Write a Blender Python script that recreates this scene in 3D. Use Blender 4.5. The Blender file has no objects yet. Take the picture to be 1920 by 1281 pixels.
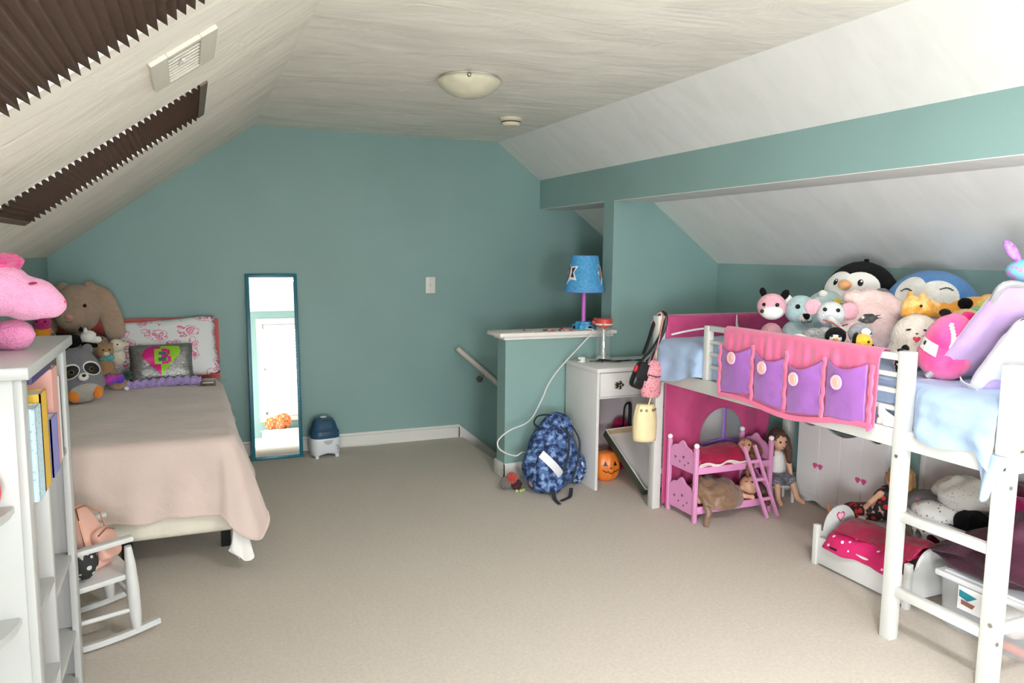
import bpy, bmesh, math, random
from mathutils import Vector as V, Matrix, Euler, noise
from mathutils.bvhtree import BVHTree
random.seed(11)
R = math.radians
S = bpy.context.scene
COL = S.collection

# ------------------------------------------------------------------ camera, light, exposure
cam = bpy.data.objects.new('camera', bpy.data.cameras.new('camera')); COL.objects.link(cam)
def cam_matrix(loc, yaw, pitch, roll):
    f = V((math.sin(yaw)*math.cos(pitch), math.cos(yaw)*math.cos(pitch), -math.sin(pitch)))
    r = V((math.cos(yaw), -math.sin(yaw), 0)); u = r.cross(f)
    r2 = r*math.cos(roll)+u*math.sin(roll); u2 = u*math.cos(roll)-r*math.sin(roll)
    m = Matrix((r2, u2, -f)).transposed().to_4x4(); m.translation = V(loc)
    return m
cam.matrix_world = cam_matrix((0, 0, 1.4203), .4037, .1168, .0107)
cam.data.sensor_width = 36; cam.data.lens = 1418.07/1920*36; cam.data.clip_start = .05
S.camera = cam
S.view_settings.view_transform = 'Standard'; S.view_settings.look = 'None'
S.view_settings.gamma = 1; S.view_settings.use_curve_mapping = False
S.view_settings.exposure = 0.22
S.cycles.max_bounces = 12; S.cycles.diffuse_bounces = 8; S.cycles.transparent_max_bounces = 16
S.cycles.sample_clamp_indirect = 6
S.cycles.caustics_reflective = False; S.cycles.caustics_refractive = False
w = bpy.data.worlds.new('overcast_sky'); S.world = w; w.use_nodes = True
w.node_tree.nodes['Background'].inputs[0].default_value = (.86, .93, 1, 1)
w.node_tree.nodes['Background'].inputs[1].default_value = 5.0
def area(name, loc, rot, sx, sy, power, col=(.95, .98, 1)):
    l = bpy.data.lights.new(name, 'AREA'); l.shape = 'RECTANGLE'; l.size = sx; l.size_y = sy
    l.energy = power; l.color = col
    o = bpy.data.objects.new(name, l); COL.objects.link(o); o.location = loc; o.rotation_euler = rot
    return o
YW = -2.86
# daylight through two front windows behind the camera; the left one is added
area('window_daylight', (.20, YW, 1.13), (R(90), 0, 0), .9, 1.06, 215)
area('window_daylight', (1.62, YW, 1.25), (R(90), 0, 0), 1.0, 1.54, 60)
# fill light through an unseen skylight added in the left slope
SKY_ADDED = ((-.50, .20),)
for (_y0, _y1), _p in zip(SKY_ADDED, (8,)):
    area('added_skylight_light', (-.34, (_y0+_y1)/2, 1.90), (0, R(-35.53), 0), .66, .66, _p)

# and through an unseen low knee-wall window added for fill light
area('added_knee_light', (-.95, -.95, .80), (0, R(-90), 0), .76, 1.1, 210)

# unseen bowl lamp added above the near half of the room as fill
_l = area('added_lamp_light', (1.30, .75, 2.125), (0, 0, 0), .24, .24, 34, (1, .98, .96)); _l.data.shape = 'DISK'

# ------------------------------------------------------------------ materials
def lin(c):
    return tuple((x/255/12.92 if x/255 <= .04045 else ((x/255+.055)/1.055)**2.4) for x in c)
MATS = {}
def mat(name, rgb, rough=.6, var=None, bump=None, metal=0, spec=.5, rgb2=None, stretch=(1, 1, 1), sheen=0, trans=0, alpha=1, emit=0, coat=0, coords='Object', swirl=0):
    """procedural material: var=(noise scale, amount or None with rgb2, detail), bump=(scale, strength, distance)"""
    if name in MATS: return MATS[name]
    m = bpy.data.materials.new(name); m.use_nodes = True; MATS[name] = m
    nt = m.node_tree; N = nt.nodes; L = nt.links
    b = N['Principled BSDF']; c = (*lin(rgb), 1)
    b.inputs['Base Color'].default_value = c; b.inputs['Roughness'].default_value = rough
    b.inputs['Metallic'].default_value = metal; b.inputs['Specular IOR Level'].default_value = spec
    b.inputs['Sheen Weight'].default_value = sheen; b.inputs['Coat Weight'].default_value = coat
    b.inputs['Transmission Weight'].default_value = trans; b.inputs['Alpha'].default_value = alpha
    m.diffuse_color = c
    tc = mp = None
    if var or bump:
        tc = N.new('ShaderNodeTexCoord'); mp = N.new('ShaderNodeMapping'); mp.inputs['Scale'].default_value = stretch
        L.new(tc.outputs[coords], mp.inputs[0])
    if var:
        n = N.new('ShaderNodeTexNoise'); n.inputs['Scale'].default_value = var[0]
        n.inputs['Detail'].default_value = var[2] if len(var) > 2 else 4; n.inputs['Distortion'].default_value = swirl
        L.new(mp.outputs[0], n.inputs['Vector'])
        r = N.new('ShaderNodeValToRGB'); a = var[1]
        lo, hi = (var[3], var[4]) if len(var) > 4 else (.3, .7)
        r.color_ramp.elements[0].position = lo; r.color_ramp.elements[1].position = hi
        if rgb2 is None:
            r.color_ramp.elements[0].color = tuple(x*(1-a) for x in c[:3])+(1,)
            r.color_ramp.elements[1].color = tuple(min(1, x*(1+a)) for x in c[:3])+(1,)
        else:
            r.color_ramp.elements[0].color = c; r.color_ramp.elements[1].color = (*lin(rgb2), 1)
        L.new(n.outputs['Fac'], r.inputs[0]); L.new(r.outputs[0], b.inputs['Base Color'])
    if bump:
        n2 = N.new('ShaderNodeTexNoise'); n2.inputs['Scale'].default_value = bump[0]; n2.inputs['Detail'].default_value = 5; n2.inputs['Distortion'].default_value = swirl
        L.new(mp.outputs[0], n2.inputs['Vector'])
        bp = N.new('ShaderNodeBump'); bp.inputs['Strength'].default_value = bump[1]
        bp.inputs['Distance'].default_value = bump[2] if len(bump) > 2 else .01
        L.new(n2.outputs['Fac'], bp.inputs['Height']); L.new(bp.outputs[0], b.inputs['Normal'])
    if emit:
        b.inputs['Emission Color'].default_value = c; b.inputs['Emission Strength'].default_value = emit
    return m
def spots(name, rgb, rgb2, scale, thr=.35, rough=.7, rgb3=None, kind='VORONOI', rnd=1, gap=.12):
    """two or three colour spotted cloth or print"""
    if name in MATS: return MATS[name]
    m = mat(name, rgb, rough, bump=(60, .15, .003)); nt = m.node_tree; N = nt.nodes; L = nt.links; b = N['Principled BSDF']
    tc = N.new('ShaderNodeTexCoord')
    if kind == 'VORONOI':
        t = N.new('ShaderNodeTexVoronoi'); t.inputs['Scale'].default_value = scale; t.inputs['Randomness'].default_value = rnd; out = t.outputs['Distance']
    else:
        t = N.new('ShaderNodeTexNoise'); t.inputs['Scale'].default_value = scale; t.inputs['Detail'].default_value = 3; out = t.outputs['Fac']
    L.new(tc.outputs['Object'], t.inputs['Vector'])
    r = N.new('ShaderNodeValToRGB'); r.color_ramp.interpolation = 'CONSTANT'
    r.color_ramp.elements[0].color = (*lin(rgb2), 1); r.color_ramp.elements[1].position = thr; r.color_ramp.elements[1].color = (*lin(rgb), 1)
    if rgb3:
        e = r.color_ramp.elements.new(min(.98, thr+gap)); e.color = (*lin(rgb3), 1)
    L.new(out, r.inputs[0]); L.new(r.outputs[0], b.inputs['Base Color'])
    return m
def clear(name, rgb, fac=.15, rough=.05, gloss=.12):
    """thin clear plastic or glass: mostly transparent, a little body colour and gloss"""
    if name in MATS: return MATS[name]
    m = bpy.data.materials.new(name); m.use_nodes = True; MATS[name] = m
    nt = m.node_tree; N = nt.nodes; L = nt.links; N.remove(N['Principled BSDF'])
    t = N.new('ShaderNodeBsdfTransparent'); d = N.new('ShaderNodeBsdfDiffuse'); g = N.new('ShaderNodeBsdfGlossy')
    d.inputs[0].default_value = (*lin(rgb), 1); g.inputs['Roughness'].default_value = rough
    a = N.new('ShaderNodeMixShader'); a.inputs[0].default_value = fac
    c = N.new('ShaderNodeMixShader'); c.inputs[0].default_value = gloss
    L.new(t.outputs[0], a.inputs[1]); L.new(d.outputs[0], a.inputs[2])
    L.new(a.outputs[0], c.inputs[1]); L.new(g.outputs[0], c.inputs[2]); L.new(c.outputs[0], N['Material Output'].inputs[0])
    m.diffuse_color = (*lin(rgb), .3)
    return m
def translucent(name, rgb, fac=.4):
    if name in MATS: return MATS[name]
    m = bpy.data.materials.new(name); m.use_nodes = True; MATS[name] = m
    nt = m.node_tree; N = nt.nodes; L = nt.links; N.remove(N['Principled BSDF'])
    d = N.new('ShaderNodeBsdfDiffuse'); t = N.new('ShaderNodeBsdfTranslucent'); x = N.new('ShaderNodeMixShader'); x.inputs[0].default_value = fac
    d.inputs[0].default_value = (*lin(rgb), 1); t.inputs[0].default_value = (*lin(rgb), 1)
    L.new(d.outputs[0], x.inputs[1]); L.new(t.outputs[0], x.inputs[2]); L.new(x.outputs[0], N['Material Output'].inputs[0])
    m.diffuse_color = (*lin(rgb), 1)
    return m

# ------------------------------------------------------------------ mesh helpers
XF = {}
def tag(o, label=None, cat=None, group=None, kind=None):
    if label: o['label'] = label
    if cat: o['category'] = cat
    if group: o['group'] = group
    if kind: o['kind'] = kind
    return o
def thing(name, label, cat, loc=(0, 0, 0), rot=(0, 0, 0), group=None):
    o = bpy.data.objects.new(name, None); COL.objects.link(o); o.empty_display_size = .05
    o.location = loc; o.rotation_euler = rot
    XF[o] = Matrix.Translation(V(loc)) @ Euler(rot).to_matrix().to_4x4()
    return tag(o, label, cat, group)
ALLBM = []
class MB:
    def __init__(s):
        s.bm = bmesh.new(); ALLBM.append(s.bm)
    def _add(s, fn, m=None):
        v0 = set(s.bm.verts); r = fn(); vs = [v for v in s.bm.verts if v not in v0]
        if m is not None: bmesh.ops.transform(s.bm, matrix=m, verts=vs)
        return vs
    def box(s, c, d, rot=(0, 0, 0), bevel=0, seg=2):
        m = Matrix.Translation(V(c)) @ Euler(rot).to_matrix().to_4x4() @ Matrix.Diagonal((d[0], d[1], d[2], 1))
        vs = s._add(lambda: bmesh.ops.create_cube(s.bm, size=1), m)
        if bevel:
            es = list({e for v in vs for e in v.link_edges})
            bmesh.ops.bevel(s.bm, geom=es, offset=bevel, segments=seg, affect='EDGES', profile=.5)
        return s
    def bx(s, x0, x1, y0, y1, z0, z1, bevel=0, seg=2):
        return s.box(((x0+x1)/2, (y0+y1)/2, (z0+z1)/2), (abs(x1-x0), abs(y1-y0), abs(z1-z0)), bevel=bevel, seg=seg)
    def cyl(s, p0, p1, r0, r1=None, seg=16):
        p0 = V(p0); p1 = V(p1); d = p1-p0; r1 = r0 if r1 is None else r1
        m = Matrix.Translation((p0+p1)/2) @ d.to_track_quat('Z', 'Y').to_matrix().to_4x4()
        s._add(lambda: bmesh.ops.create_cone(s.bm, cap_ends=True, segments=seg, radius1=r0, radius2=r1, depth=d.length), m)
        return s
    def ell(s, c, r, rot=(0, 0, 0), u=20, v=12):
        if isinstance(r, (int, float)): r = (r, r, r)
        m = Matrix.Translation(V(c)) @ Euler(rot).to_matrix().to_4x4() @ Matrix.Diagonal((r[0], r[1], r[2], 1))
        s._add(lambda: bmesh.ops.create_uvsphere(s.bm, u_segments=u, v_segments=v, radius=1), m)
        return s
    def cap(s, p0, p1, r0, r1=None, seg=12):
        r1 = r0 if r1 is None else r1
        s.cyl(p0, p1, r0, r1, seg); s.ell(p0, r0, u=seg, v=8); s.ell(p1, r1, u=seg, v=8)
        return s
    def lathe(s, prof, c=(0, 0, 0), seg=24, m=None, sx=1, sy=1):
        bm = s.bm; rows = []
        for (r, z) in prof:
            if r < 1e-6: rows.append([bm.verts.new((0, 0, z))])
            else: rows.append([bm.verts.new((r*sx*math.cos(2*math.pi*k/seg), r*sy*math.sin(2*math.pi*k/seg), z)) for k in range(seg)])
        for a, b in zip(rows, rows[1:]):
            for k in range(seg):
                q = [a[k % len(a)], a[(k+1) % len(a)], b[(k+1) % len(b)], b[k % len(b)]]; u = []
                for x in q:
                    if x not in u: u.append(x)
                if len(u) > 2:
                    try: bm.faces.new(u)
                    except ValueError: pass
        vs = [v for row in rows for v in row]
        M_ = Matrix.Translation(V(c)) @ (m if m is not None else Matrix.Identity(4))
        bmesh.ops.transform(bm, matrix=M_, verts=vs); return s
    def tube(s, pts, r, seg=8, closed=False, flat=1.0, upv=None):
        pts = [V(p) for p in pts]; n = len(pts); rows = []; prev = None
        for i, p in enumerate(pts):
            a = pts[i-1] if (i or closed) else p; b = pts[(i+1) % n] if (i < n-1 or closed) else p
            t = (b-a).normalized() if (b-a).length > 1e-9 else V((0, 0, 1))
            if upv is not None: x = V(upv).cross(t); x = x.normalized() if x.length > 1e-6 else t.orthogonal().normalized()
            elif prev is None: x = t.orthogonal().normalized()
            else: x = (prev-t*prev.dot(t)).normalized()
            prev = x; y = t.cross(x); ri = r[i] if isinstance(r, (list, tuple)) else r
            rows.append([s.bm.verts.new(p+x*ri*math.cos(2*math.pi*k/seg)+y*ri*flat*math.sin(2*math.pi*k/seg)) for k in range(seg)])
        rr = rows+[rows[0]] if closed else rows
        for a, b in zip(rr, rr[1:]):
            for k in range(seg): s.bm.faces.new((a[k], a[(k+1) % seg], b[(k+1) % seg], b[k]))
        if not closed:
            s.bm.faces.new(rows[0][::-1]); s.bm.faces.new(rows[-1])
        return s
    def prism(s, poly, depth, m=None, bevel=0):
        """outline in local XY extruded along +Z by depth"""
        bm = s.bm; a = [bm.verts.new((x, y, 0)) for x, y in poly]; b = [bm.verts.new((x, y, depth)) for x, y in poly]
        n = len(poly); bm.faces.new(a[::-1]); bm.faces.new(b)
        for k in range(n): bm.faces.new((a[k], a[(k+1) % n], b[(k+1) % n], b[k]))
        if bevel:
            es = [e for v in b for e in v.link_edges if e.other_vert(v) in b] + [e for v in a for e in v.link_edges if e.other_vert(v) in a]
            r = bmesh.ops.bevel(bm, geom=list(set(es)), offset=bevel, segments=2, affect='EDGES')
            vs = list({v for v in a+b if v.is_valid} | {v for f in r['faces'] for v in f.verts})
        else: vs = a+b
        if m is not None: bmesh.ops.transform(bm, matrix=m, verts=vs)
        return s
    def grid(s, f, nu, nv, thick=0, closed_u=False):
        bm = s.bm; g = [[bm.verts.new(f(i/nu, j/nv)) for j in range(nv+1)] for i in range(nu if closed_u else nu+1)]
        if closed_u: g.append(g[0])
        fs = []
        for i in range(nu):
            for j in range(nv): fs.append(bm.faces.new((g[i][j], g[i+1][j], g[i+1][j+1], g[i][j+1])))
        if thick:
            bm.normal_update(); vs = list({v for row in g for v in row}); es = {e for f_ in fs for e in f_.edges if len(e.link_faces) == 1}
            tw = {v: bm.verts.new(v.co-v.normal*thick) for v in vs}
            for f_ in fs: bm.faces.new([tw[v] for v in reversed(f_.verts)])
            for e in es: bm.faces.new((e.verts[0], e.verts[1], tw[e.verts[1]], tw[e.verts[0]]))
        return s
    def build(s, name, m, parent=None, smooth=True, world=False, angle=40, kind=None, sub=0):
        bm = s.bm
        bmesh.ops.recalc_face_normals(bm, faces=bm.faces)
        if world and parent is not None: bmesh.ops.transform(bm, matrix=XF[parent].inverted(), verts=bm.verts)
        me = bpy.data.meshes.new(name); bm.to_mesh(me); bm.free()
        return finish(name, me, m, parent, smooth, angle, kind, sub)
def finish(name, me, m, parent=None, smooth=True, angle=40, kind=None, sub=0):
    if smooth:
        me.polygons.foreach_set('use_smooth', [True]*len(me.polygons))
        if angle: me.set_sharp_from_angle(angle=R(angle))
    o = bpy.data.objects.new(name, me); COL.objects.link(o)
    for x in (m if isinstance(m, (list, tuple)) else [m]): me.materials.append(x)
    if parent is not None:
        o.parent = parent; XF[o] = XF[parent]
    else: XF[o] = Matrix.Identity(4)
    if kind: o['kind'] = kind
    if sub:
        md = o.modifiers.new('sub', 'SUBSURF'); md.levels = sub; md.render_levels = sub
    return o
def one(name, mb, m, label, cat, group=None, base=None, **k):
    """a thing that is one mesh, modelled in world coordinates; its origin moves to base"""
    if base is not None:
        bmesh.ops.transform(mb.bm, matrix=Matrix.Translation(-V(base)), verts=mb.bm.verts)
    o = mb.build(name, m, None, **k)
    if base is not None: o.location = base; XF[o] = Matrix.Translation(V(base))
    return tag(o, label, cat, group)
def struct(name, mb, m, parent=None, smooth=False, **k):
    o = mb.build(name, m, parent, smooth=smooth, **k); o['kind'] = 'structure'; return o
def copy_tree(o, parent=None):
    c = o.copy(); COL.objects.link(c)
    if parent is not None: c.parent = parent
    for ch in [x for x in COL.objects if x.parent == o]: copy_tree(ch, c)
    return c
def blob(name, mb, m, parent=None, voxel=.006, it=4, world=False, fuzz=0, fscale=40, kind=None):
    """melts overlapping shapes into ONE continuous soft surface"""
    bm = mb.bm
    if world and parent is not None: bmesh.ops.transform(bm, matrix=XF[parent].inverted(), verts=bm.verts)
    me = bpy.data.meshes.new('tmp'); bm.to_mesh(me); bm.free()
    t = bpy.data.objects.new('tmp', me); COL.objects.link(t)
    md = t.modifiers.new('r', 'REMESH'); md.mode = 'VOXEL'; md.voxel_size = voxel; md.use_smooth_shade = True
    dg = bpy.context.evaluated_depsgraph_get(); me2 = bpy.data.meshes.new_from_object(t.evaluated_get(dg))
    bpy.data.objects.remove(t); bpy.data.meshes.remove(me)
    b2 = bmesh.new(); b2.from_mesh(me2)
    for _ in range(it): bmesh.ops.smooth_vert(b2, verts=b2.verts, factor=.5, use_axis_x=True, use_axis_y=True, use_axis_z=True)
    if fuzz:
        b2.normal_update()
        for v in b2.verts: v.co += v.normal*fuzz*(noise.noise(v.co*fscale)+.5*noise.noise(v.co*fscale*2.3))
    b2.to_mesh(me2); b2.free(); me2.materials.clear(); me2.name = name
    return finish(name, me2, m, parent, True, 0, kind)
BV = {}
def bvh(o):
    if o not in BV:
        BV[o] = BVHTree.FromPolygons([v.co for v in o.data.vertices], [list(p.vertices) for p in o.data.polygons])
    return BV[o]
def decal(name, body, c, d, outline, m, parent=None, up=(0, 0, 1), off=.0015, rings=6, thick=0):
    """a sewn-on patch: a 2D outline (metres) laid onto body's surface seen along -d at c (body's local space)"""
    t = bvh(body); d = V(d).normalized(); x = V(up).cross(d).normalized(); y = d.cross(x); c = V(c)
    dense = []
    for p, q in zip(outline, outline[1:]+outline[:1]):
        k = max(1, int(math.hypot(q[0]-p[0], q[1]-p[1])/.008)); dense += [(p[0]+(q[0]-p[0])*i/k, p[1]+(q[1]-p[1])*i/k) for i in range(k)]
    outline = dense; n = len(outline); mb = MB(); bm = mb.bm
    def hit(p):
        h = t.ray_cast(c+x*p[0]+y*p[1]+d*.6, -d)
        if h[0] is None:
            h = t.find_nearest(c+x*p[0]+y*p[1])
        nn = h[1] if h[1].dot(d) > 0 else -h[1]
        return h[0]+nn*off
    cx = sum(p[0] for p in outline)/n; cy = sum(p[1] for p in outline)/n
    mid = bm.verts.new(hit((cx, cy))); prev = None
    for k in range(1, rings+1):
        f = k/rings; row = [bm.verts.new(hit((cx+(p[0]-cx)*f, cy+(p[1]-cy)*f))) for p in outline]
        for i in range(n):
            j = (i+1) % n
            if prev is None: bm.faces.new((mid, row[i], row[j]))
            else: bm.faces.new((prev[i], row[i], row[j], prev[j]))
        prev = row
    if thick: bmesh.ops.solidify(bm, geom=list(bm.faces), thickness=-thick)
    return mb.build(name, m, parent or body, angle=0)
def circ(rx, ry=None, n=24, cx=0, cy=0, rot=0, a0=0, a1=360):
    ry = rx if ry is None else ry; o = []
    full = abs(a1-a0) >= 360
    for k in range(n):
        a = R(a0+(a1-a0)*k/(n if full else n-1)); X_ = rx*math.cos(a); Y_ = ry*math.sin(a); c, s_ = math.cos(R(rot)), math.sin(R(rot))
        o.append((cx+X_*c-Y_*s_, cy+X_*s_+Y_*c))
    return o
def heart(s, n=28, cx=0, cy=0):
    return [(cx+s*.0625*16*math.sin(t)**3, cy+s*.0625*(13*math.cos(t)-5*math.cos(2*t)-2*math.cos(3*t)-math.cos(4*t))) for t in (2*math.pi*k/n for k in range(n))]
def rrect(w_, h_, r, n=5):
    o = []
    for (sx, sy, a0) in ((1, 1, 0), (-1, 1, 90), (-1, -1, 180), (1, -1, 270)):
        for k in range(n+1):
            a = R(a0+90*k/n); o.append((sx*(w_/2-r)+r*math.cos(a), sy*(h_/2-r)+r*math.sin(a)))
    return o
def nz(x, y, z=0, s=1): return noise.noise(V((x*s, y*s, z*s)))

# ------------------------------------------------------------------ room shell
YB, YF, YH, TH = 5.438, -2.7, 4.306, .131
XL, XR, ZC = .436, 2.189, 2.2475                 # flat ceiling between the two slopes
XKL, XKR, ZK = -.80, 3.389, 1.3636               # knee walls
teal = mat('teal_wall_paint', (136, 166, 163), .5, var=(1.6, .045, 5), bump=(70, .12, .004), spec=.35)
white_ceil = mat('swept_ceiling_plaster', (238, 235, 227), .75, var=(2.0, .10, 6, .3, .75), bump=(3.2, .30, .03), stretch=(.8, 2.0, 2.0), spec=.2, swirl=1.2)
white_slope_r = mat('swept_slope_plaster_smooth', (230, 230, 228), .75, var=(2.4, .04, 5), bump=(4, .12, .016), stretch=(.6, 2.2, 1.2), spec=.2, swirl=1.5)
white_slope_l = mat('swept_slope_plaster', (240, 235, 226), .75, var=(1.8, .09, 6, .3, .75), bump=(3, .32, .03), stretch=(.8, 2.2, .8), spec=.2, swirl=1.2)
trim_w = mat('white_trim_paint', (224, 222, 218), .4, var=(9, .02), bump=(30, .04, .003))
carpet = mat('beige_carpet', (222, 210, 197), .95, var=(70, .07, 9, .3, .7), bump=(260, .9, .012), spec=.05, sheen=.25)
def topz(x):
    if x < XL: return ZK+(ZC-ZK)*(x-XKL)/(XL-XKL)
    if x > XR: return ZC-(ZC-ZK)*(x-XR)/(XKR-XR)
    return ZC
b = MB(); L_ = [(XKL-.1, YF-.1), (XKR+.1, YF-.1), (XKR+.1, YH+TH), (1.897, YH+TH), (1.897, YB+.1), (XKL-.1, YB+.1)]
b.prism(L_, .25, Matrix.Translation((0, 0, -.25))); struct('floor', b, carpet)
XZ = Matrix(((1, 0, 0, 0), (0, 0, 1, 0), (0, 1, 0, 0), (0, 0, 0, 1)))       # outline (x, z) extruded along +y
b = MB(); b.prism([(XKL-.1, -2.3), (XKR+.1, -2.3), (XKR+.1, ZK), (XKR, ZK), (XR, ZC), (XL, ZC), (XKL, ZK), (XKL-.1, ZK)], .12, Matrix.Translation((0, YB, 0)) @ XZ)
struct('wall_back', b, teal)
KW = (-1.5, -.4, .42, 1.18)                       # unseen low window added to the knee wall for light
b = MB(); b.bx(XKL-.12, XKL, YF, KW[0], -.25, ZK); b.bx(XKL-.12, XKL, KW[1], YB, -.25, ZK); b.bx(XKL-.12, XKL, KW[0], KW[1], -.25, KW[2]); b.bx(XKL-.12, XKL, KW[0], KW[1], KW[3], ZK); struct('wall_left', b, teal)
b = MB(); b.bx(XKR, XKR+.12, YF, YB, -2.3, ZK); struct('wall_right', b, teal)
# front wall (behind the camera) with the mirrored window and an added one left of it
WIN = ((-.25, .65, .60, 1.66), (1.12, 2.12, .48, 2.02))
b = MB(); xs = [XKL-.1, XKL, WIN[0][0], WIN[0][1], XL, WIN[1][0], WIN[1][1], XR, XKR, XKR+.1]; xs = sorted(set(xs))
def col(x0, x1, z0, z1=None):
    t0, t1 = (topz(max(XKL, min(XKR, x0))), topz(max(XKL, min(XKR, x1)))) if z1 is None else (z1, z1)
    b.prism([(x0, z0), (x1, z0), (x1, t1), (x0, t0)], .14, Matrix.Translation((0, YF-.14, 0)) @ XZ)
for x0, x1 in zip(xs, xs[1:]):
    h = [q for q in WIN if x0 >= q[0]-1e-6 and x1 <= q[1]+1e-6]
    if h: col(x0, x1, 0, h[0][2]); col(x0, x1, h[0][3])
    else: col(x0, x1, 0)
struct('wall_front', b, teal)
b = MB(); b.bx(XL, XR, YF-.1, YB+.1, ZC, ZC+.1); struct('ceiling', b, white_ceil)
# left slope with two skylight openings and the added one; s runs up the slope from the knee wall
SV = V((XL-XKL, 0, ZC-ZK)); SLEN = SV.length; SV.normalize(); SN = V((SV.z, 0, -SV.x))   # SN points into the room
def sl(s, y, d=0): return V((XKL, y, ZK))+SV*s+SN*d
SKY = ((1.18, 1.88), (2.86, 3.56)); S0, S1 = .25, 1.085; ALLSKY = sorted(SKY_ADDED+SKY)
b = MB()
def slab(s0, s1, y0, y1):
    v = [b.bm.verts.new(sl(s, y, d)) for d in (0, -.16) for s, y in ((s0, y0), (s1, y0), (s1, y1), (s0, y1))]
    for q in ((0, 1, 2, 3), (4, 5, 6, 7), (0, 1, 5, 4), (1, 2, 6, 5), (2, 3, 7, 6), (3, 0, 4, 7)): b.bm.faces.new([v[i] for i in q])
slab(0, S0, YF-.1, YB+.1); slab(S1, SLEN, YF-.1, YB+.1)
for y0, y1 in zip([YF-.1]+[q[1] for q in ALLSKY], [q[0] for q in ALLSKY]+[YB+.1]): slab(S0, S1, y0, y1)
struct('ceiling_left', b, white_slope_l)
b = MB(); b.prism([(XR, ZC), (XKR+.1, ZK-.074), (XKR+.1, ZK+.03), (XR, ZC+.1)], YB-YF+.2, Matrix.Translation((0, YF-.1, 0)) @ XZ); struct('ceiling_right', b, white_slope_r)
# dropped beam under the right slope
ZBT, ZBB, XB, XS = 1.984, 1.764, 2.547, 2.847
b = MB(); b.prism([(XB, ZBB), (XS+.02, ZBB), (XS+.02, ZBB+.02), (XB, ZBT+.02)], YB-YF, Matrix.Translation((0, YF, 0)) @ XZ); struct('beam', b, teal)
b = MB(); b.bx(XB+.006, XS+.002, YF, YB, ZBB-.004, ZBB+.001); struct('beam_underside', b, white_slope_r)
# full-height stair wall at the alcove end, half wall beside the stairwell
b = MB(); b.prism([(XB, -2.3), (XKR, -2.3), (XKR, ZK), (XS, ZBB-.002), (XB, ZBB-.002)], TH, Matrix.Translation((0, YH, 0)) @ XZ); struct('wall_stair', b, teal)
b = MB(); b.bx(1.796, XB, YH, YH+TH, -2.3, .895); struct('wall_half', b, teal)
cap_m = mat('chipped_white_cap', (230, 224, 219), .45, var=(16, .03), bump=(25, .06, .004))
b = MB(); b.bx(1.735, 2.56, YH-.06, YH+TH+.035, .903, .929, bevel=.006); b.bx(1.775, 2.55, YH-.03, YH+TH+.02, .883, .904, bevel=.004)
struct('trim_1', b, cap_m, smooth=True)
# baseboards
def board(name, x0, x1, y0, y1, h=.1):
    b = MB(); b.bx(x0, x1, y0, y1, 0, h*.8); b.bx(x0+(.004 if x1-x0 < .03 else 0), x1-(.004 if x1-x0 < .03 else 0), y0+(.004 if y1-y0 < .03 else 0), y1, h*.8, h, bevel=.003)
    return struct(name, b, trim_w, smooth=True)
board('baseboard_back', XKL, 1.885, YB-.016, YB)
board('baseboard_left', XKL, XKL+.016, YF, YB)
board('baseboard_right', XKR-.016, XKR, YF, YH)
board('baseboard_stair', XB, XKR, YH-.016, YH)
b = MB(); b.bx(1.778, 1.796, YH-.018, YH+TH+.004, 0, .098, bevel=.005); b.bx(1.778, XB, YH-.018, YH, 0, .098, bevel=.005); struct('baseboard_half_wall', b, trim_w, smooth=True)
b = MB(); b.prism([(1.877, .1), (1.877, 0), (1.91, -.04), (3.30, -1.19), (3.30, -1.06)], .016, Matrix.Translation((0, YB-.016, 0)) @ XZ); struct('baseboard_stairwell', b, trim_w)
# carpeted stairs going down to the right
st = None
for k in range(6):
    x0 = 1.897+.235*k; b = MB(); b.bx(x0, min(XKR, x0+.26), YH+TH, YB-.017, -2.3, -.19*(k+1), bevel=.008)
    o = struct('stair_step', b, carpet, smooth=True)
# ------------------------------------------------------------------ common materials
white_paint = mat('white_furniture_paint', (214, 214, 213), .35, var=(7, .015), bump=(20, .03, .003))
chrome = mat('brushed_metal', (190, 188, 182), .3, metal=1)
black_m = mat('black_plastic', (22, 21, 22), .45)
black_eye = mat('shiny_black_bead', (10, 9, 10), .12)
white_fl = mat('white_plush', (238, 235, 230), .9, bump=(160, .5, .006), sheen=.4, spec=.1)
glass = clear('window_glass', (235, 245, 245), .03, .02, .06)
def plush(name, rgb, a=.07, sh=.3):
    return mat(name, rgb, .95, var=(45, a, 4), bump=(150, .9, .010), sheen=sh, spec=.08)
def cloth(name, rgb, a=.05, sc=18, sheen=.3, rough=.85):
    return mat(name, rgb, rough, var=(sc, a, 4), bump=(12, .6, .014), sheen=sheen, spec=.15)

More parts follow.
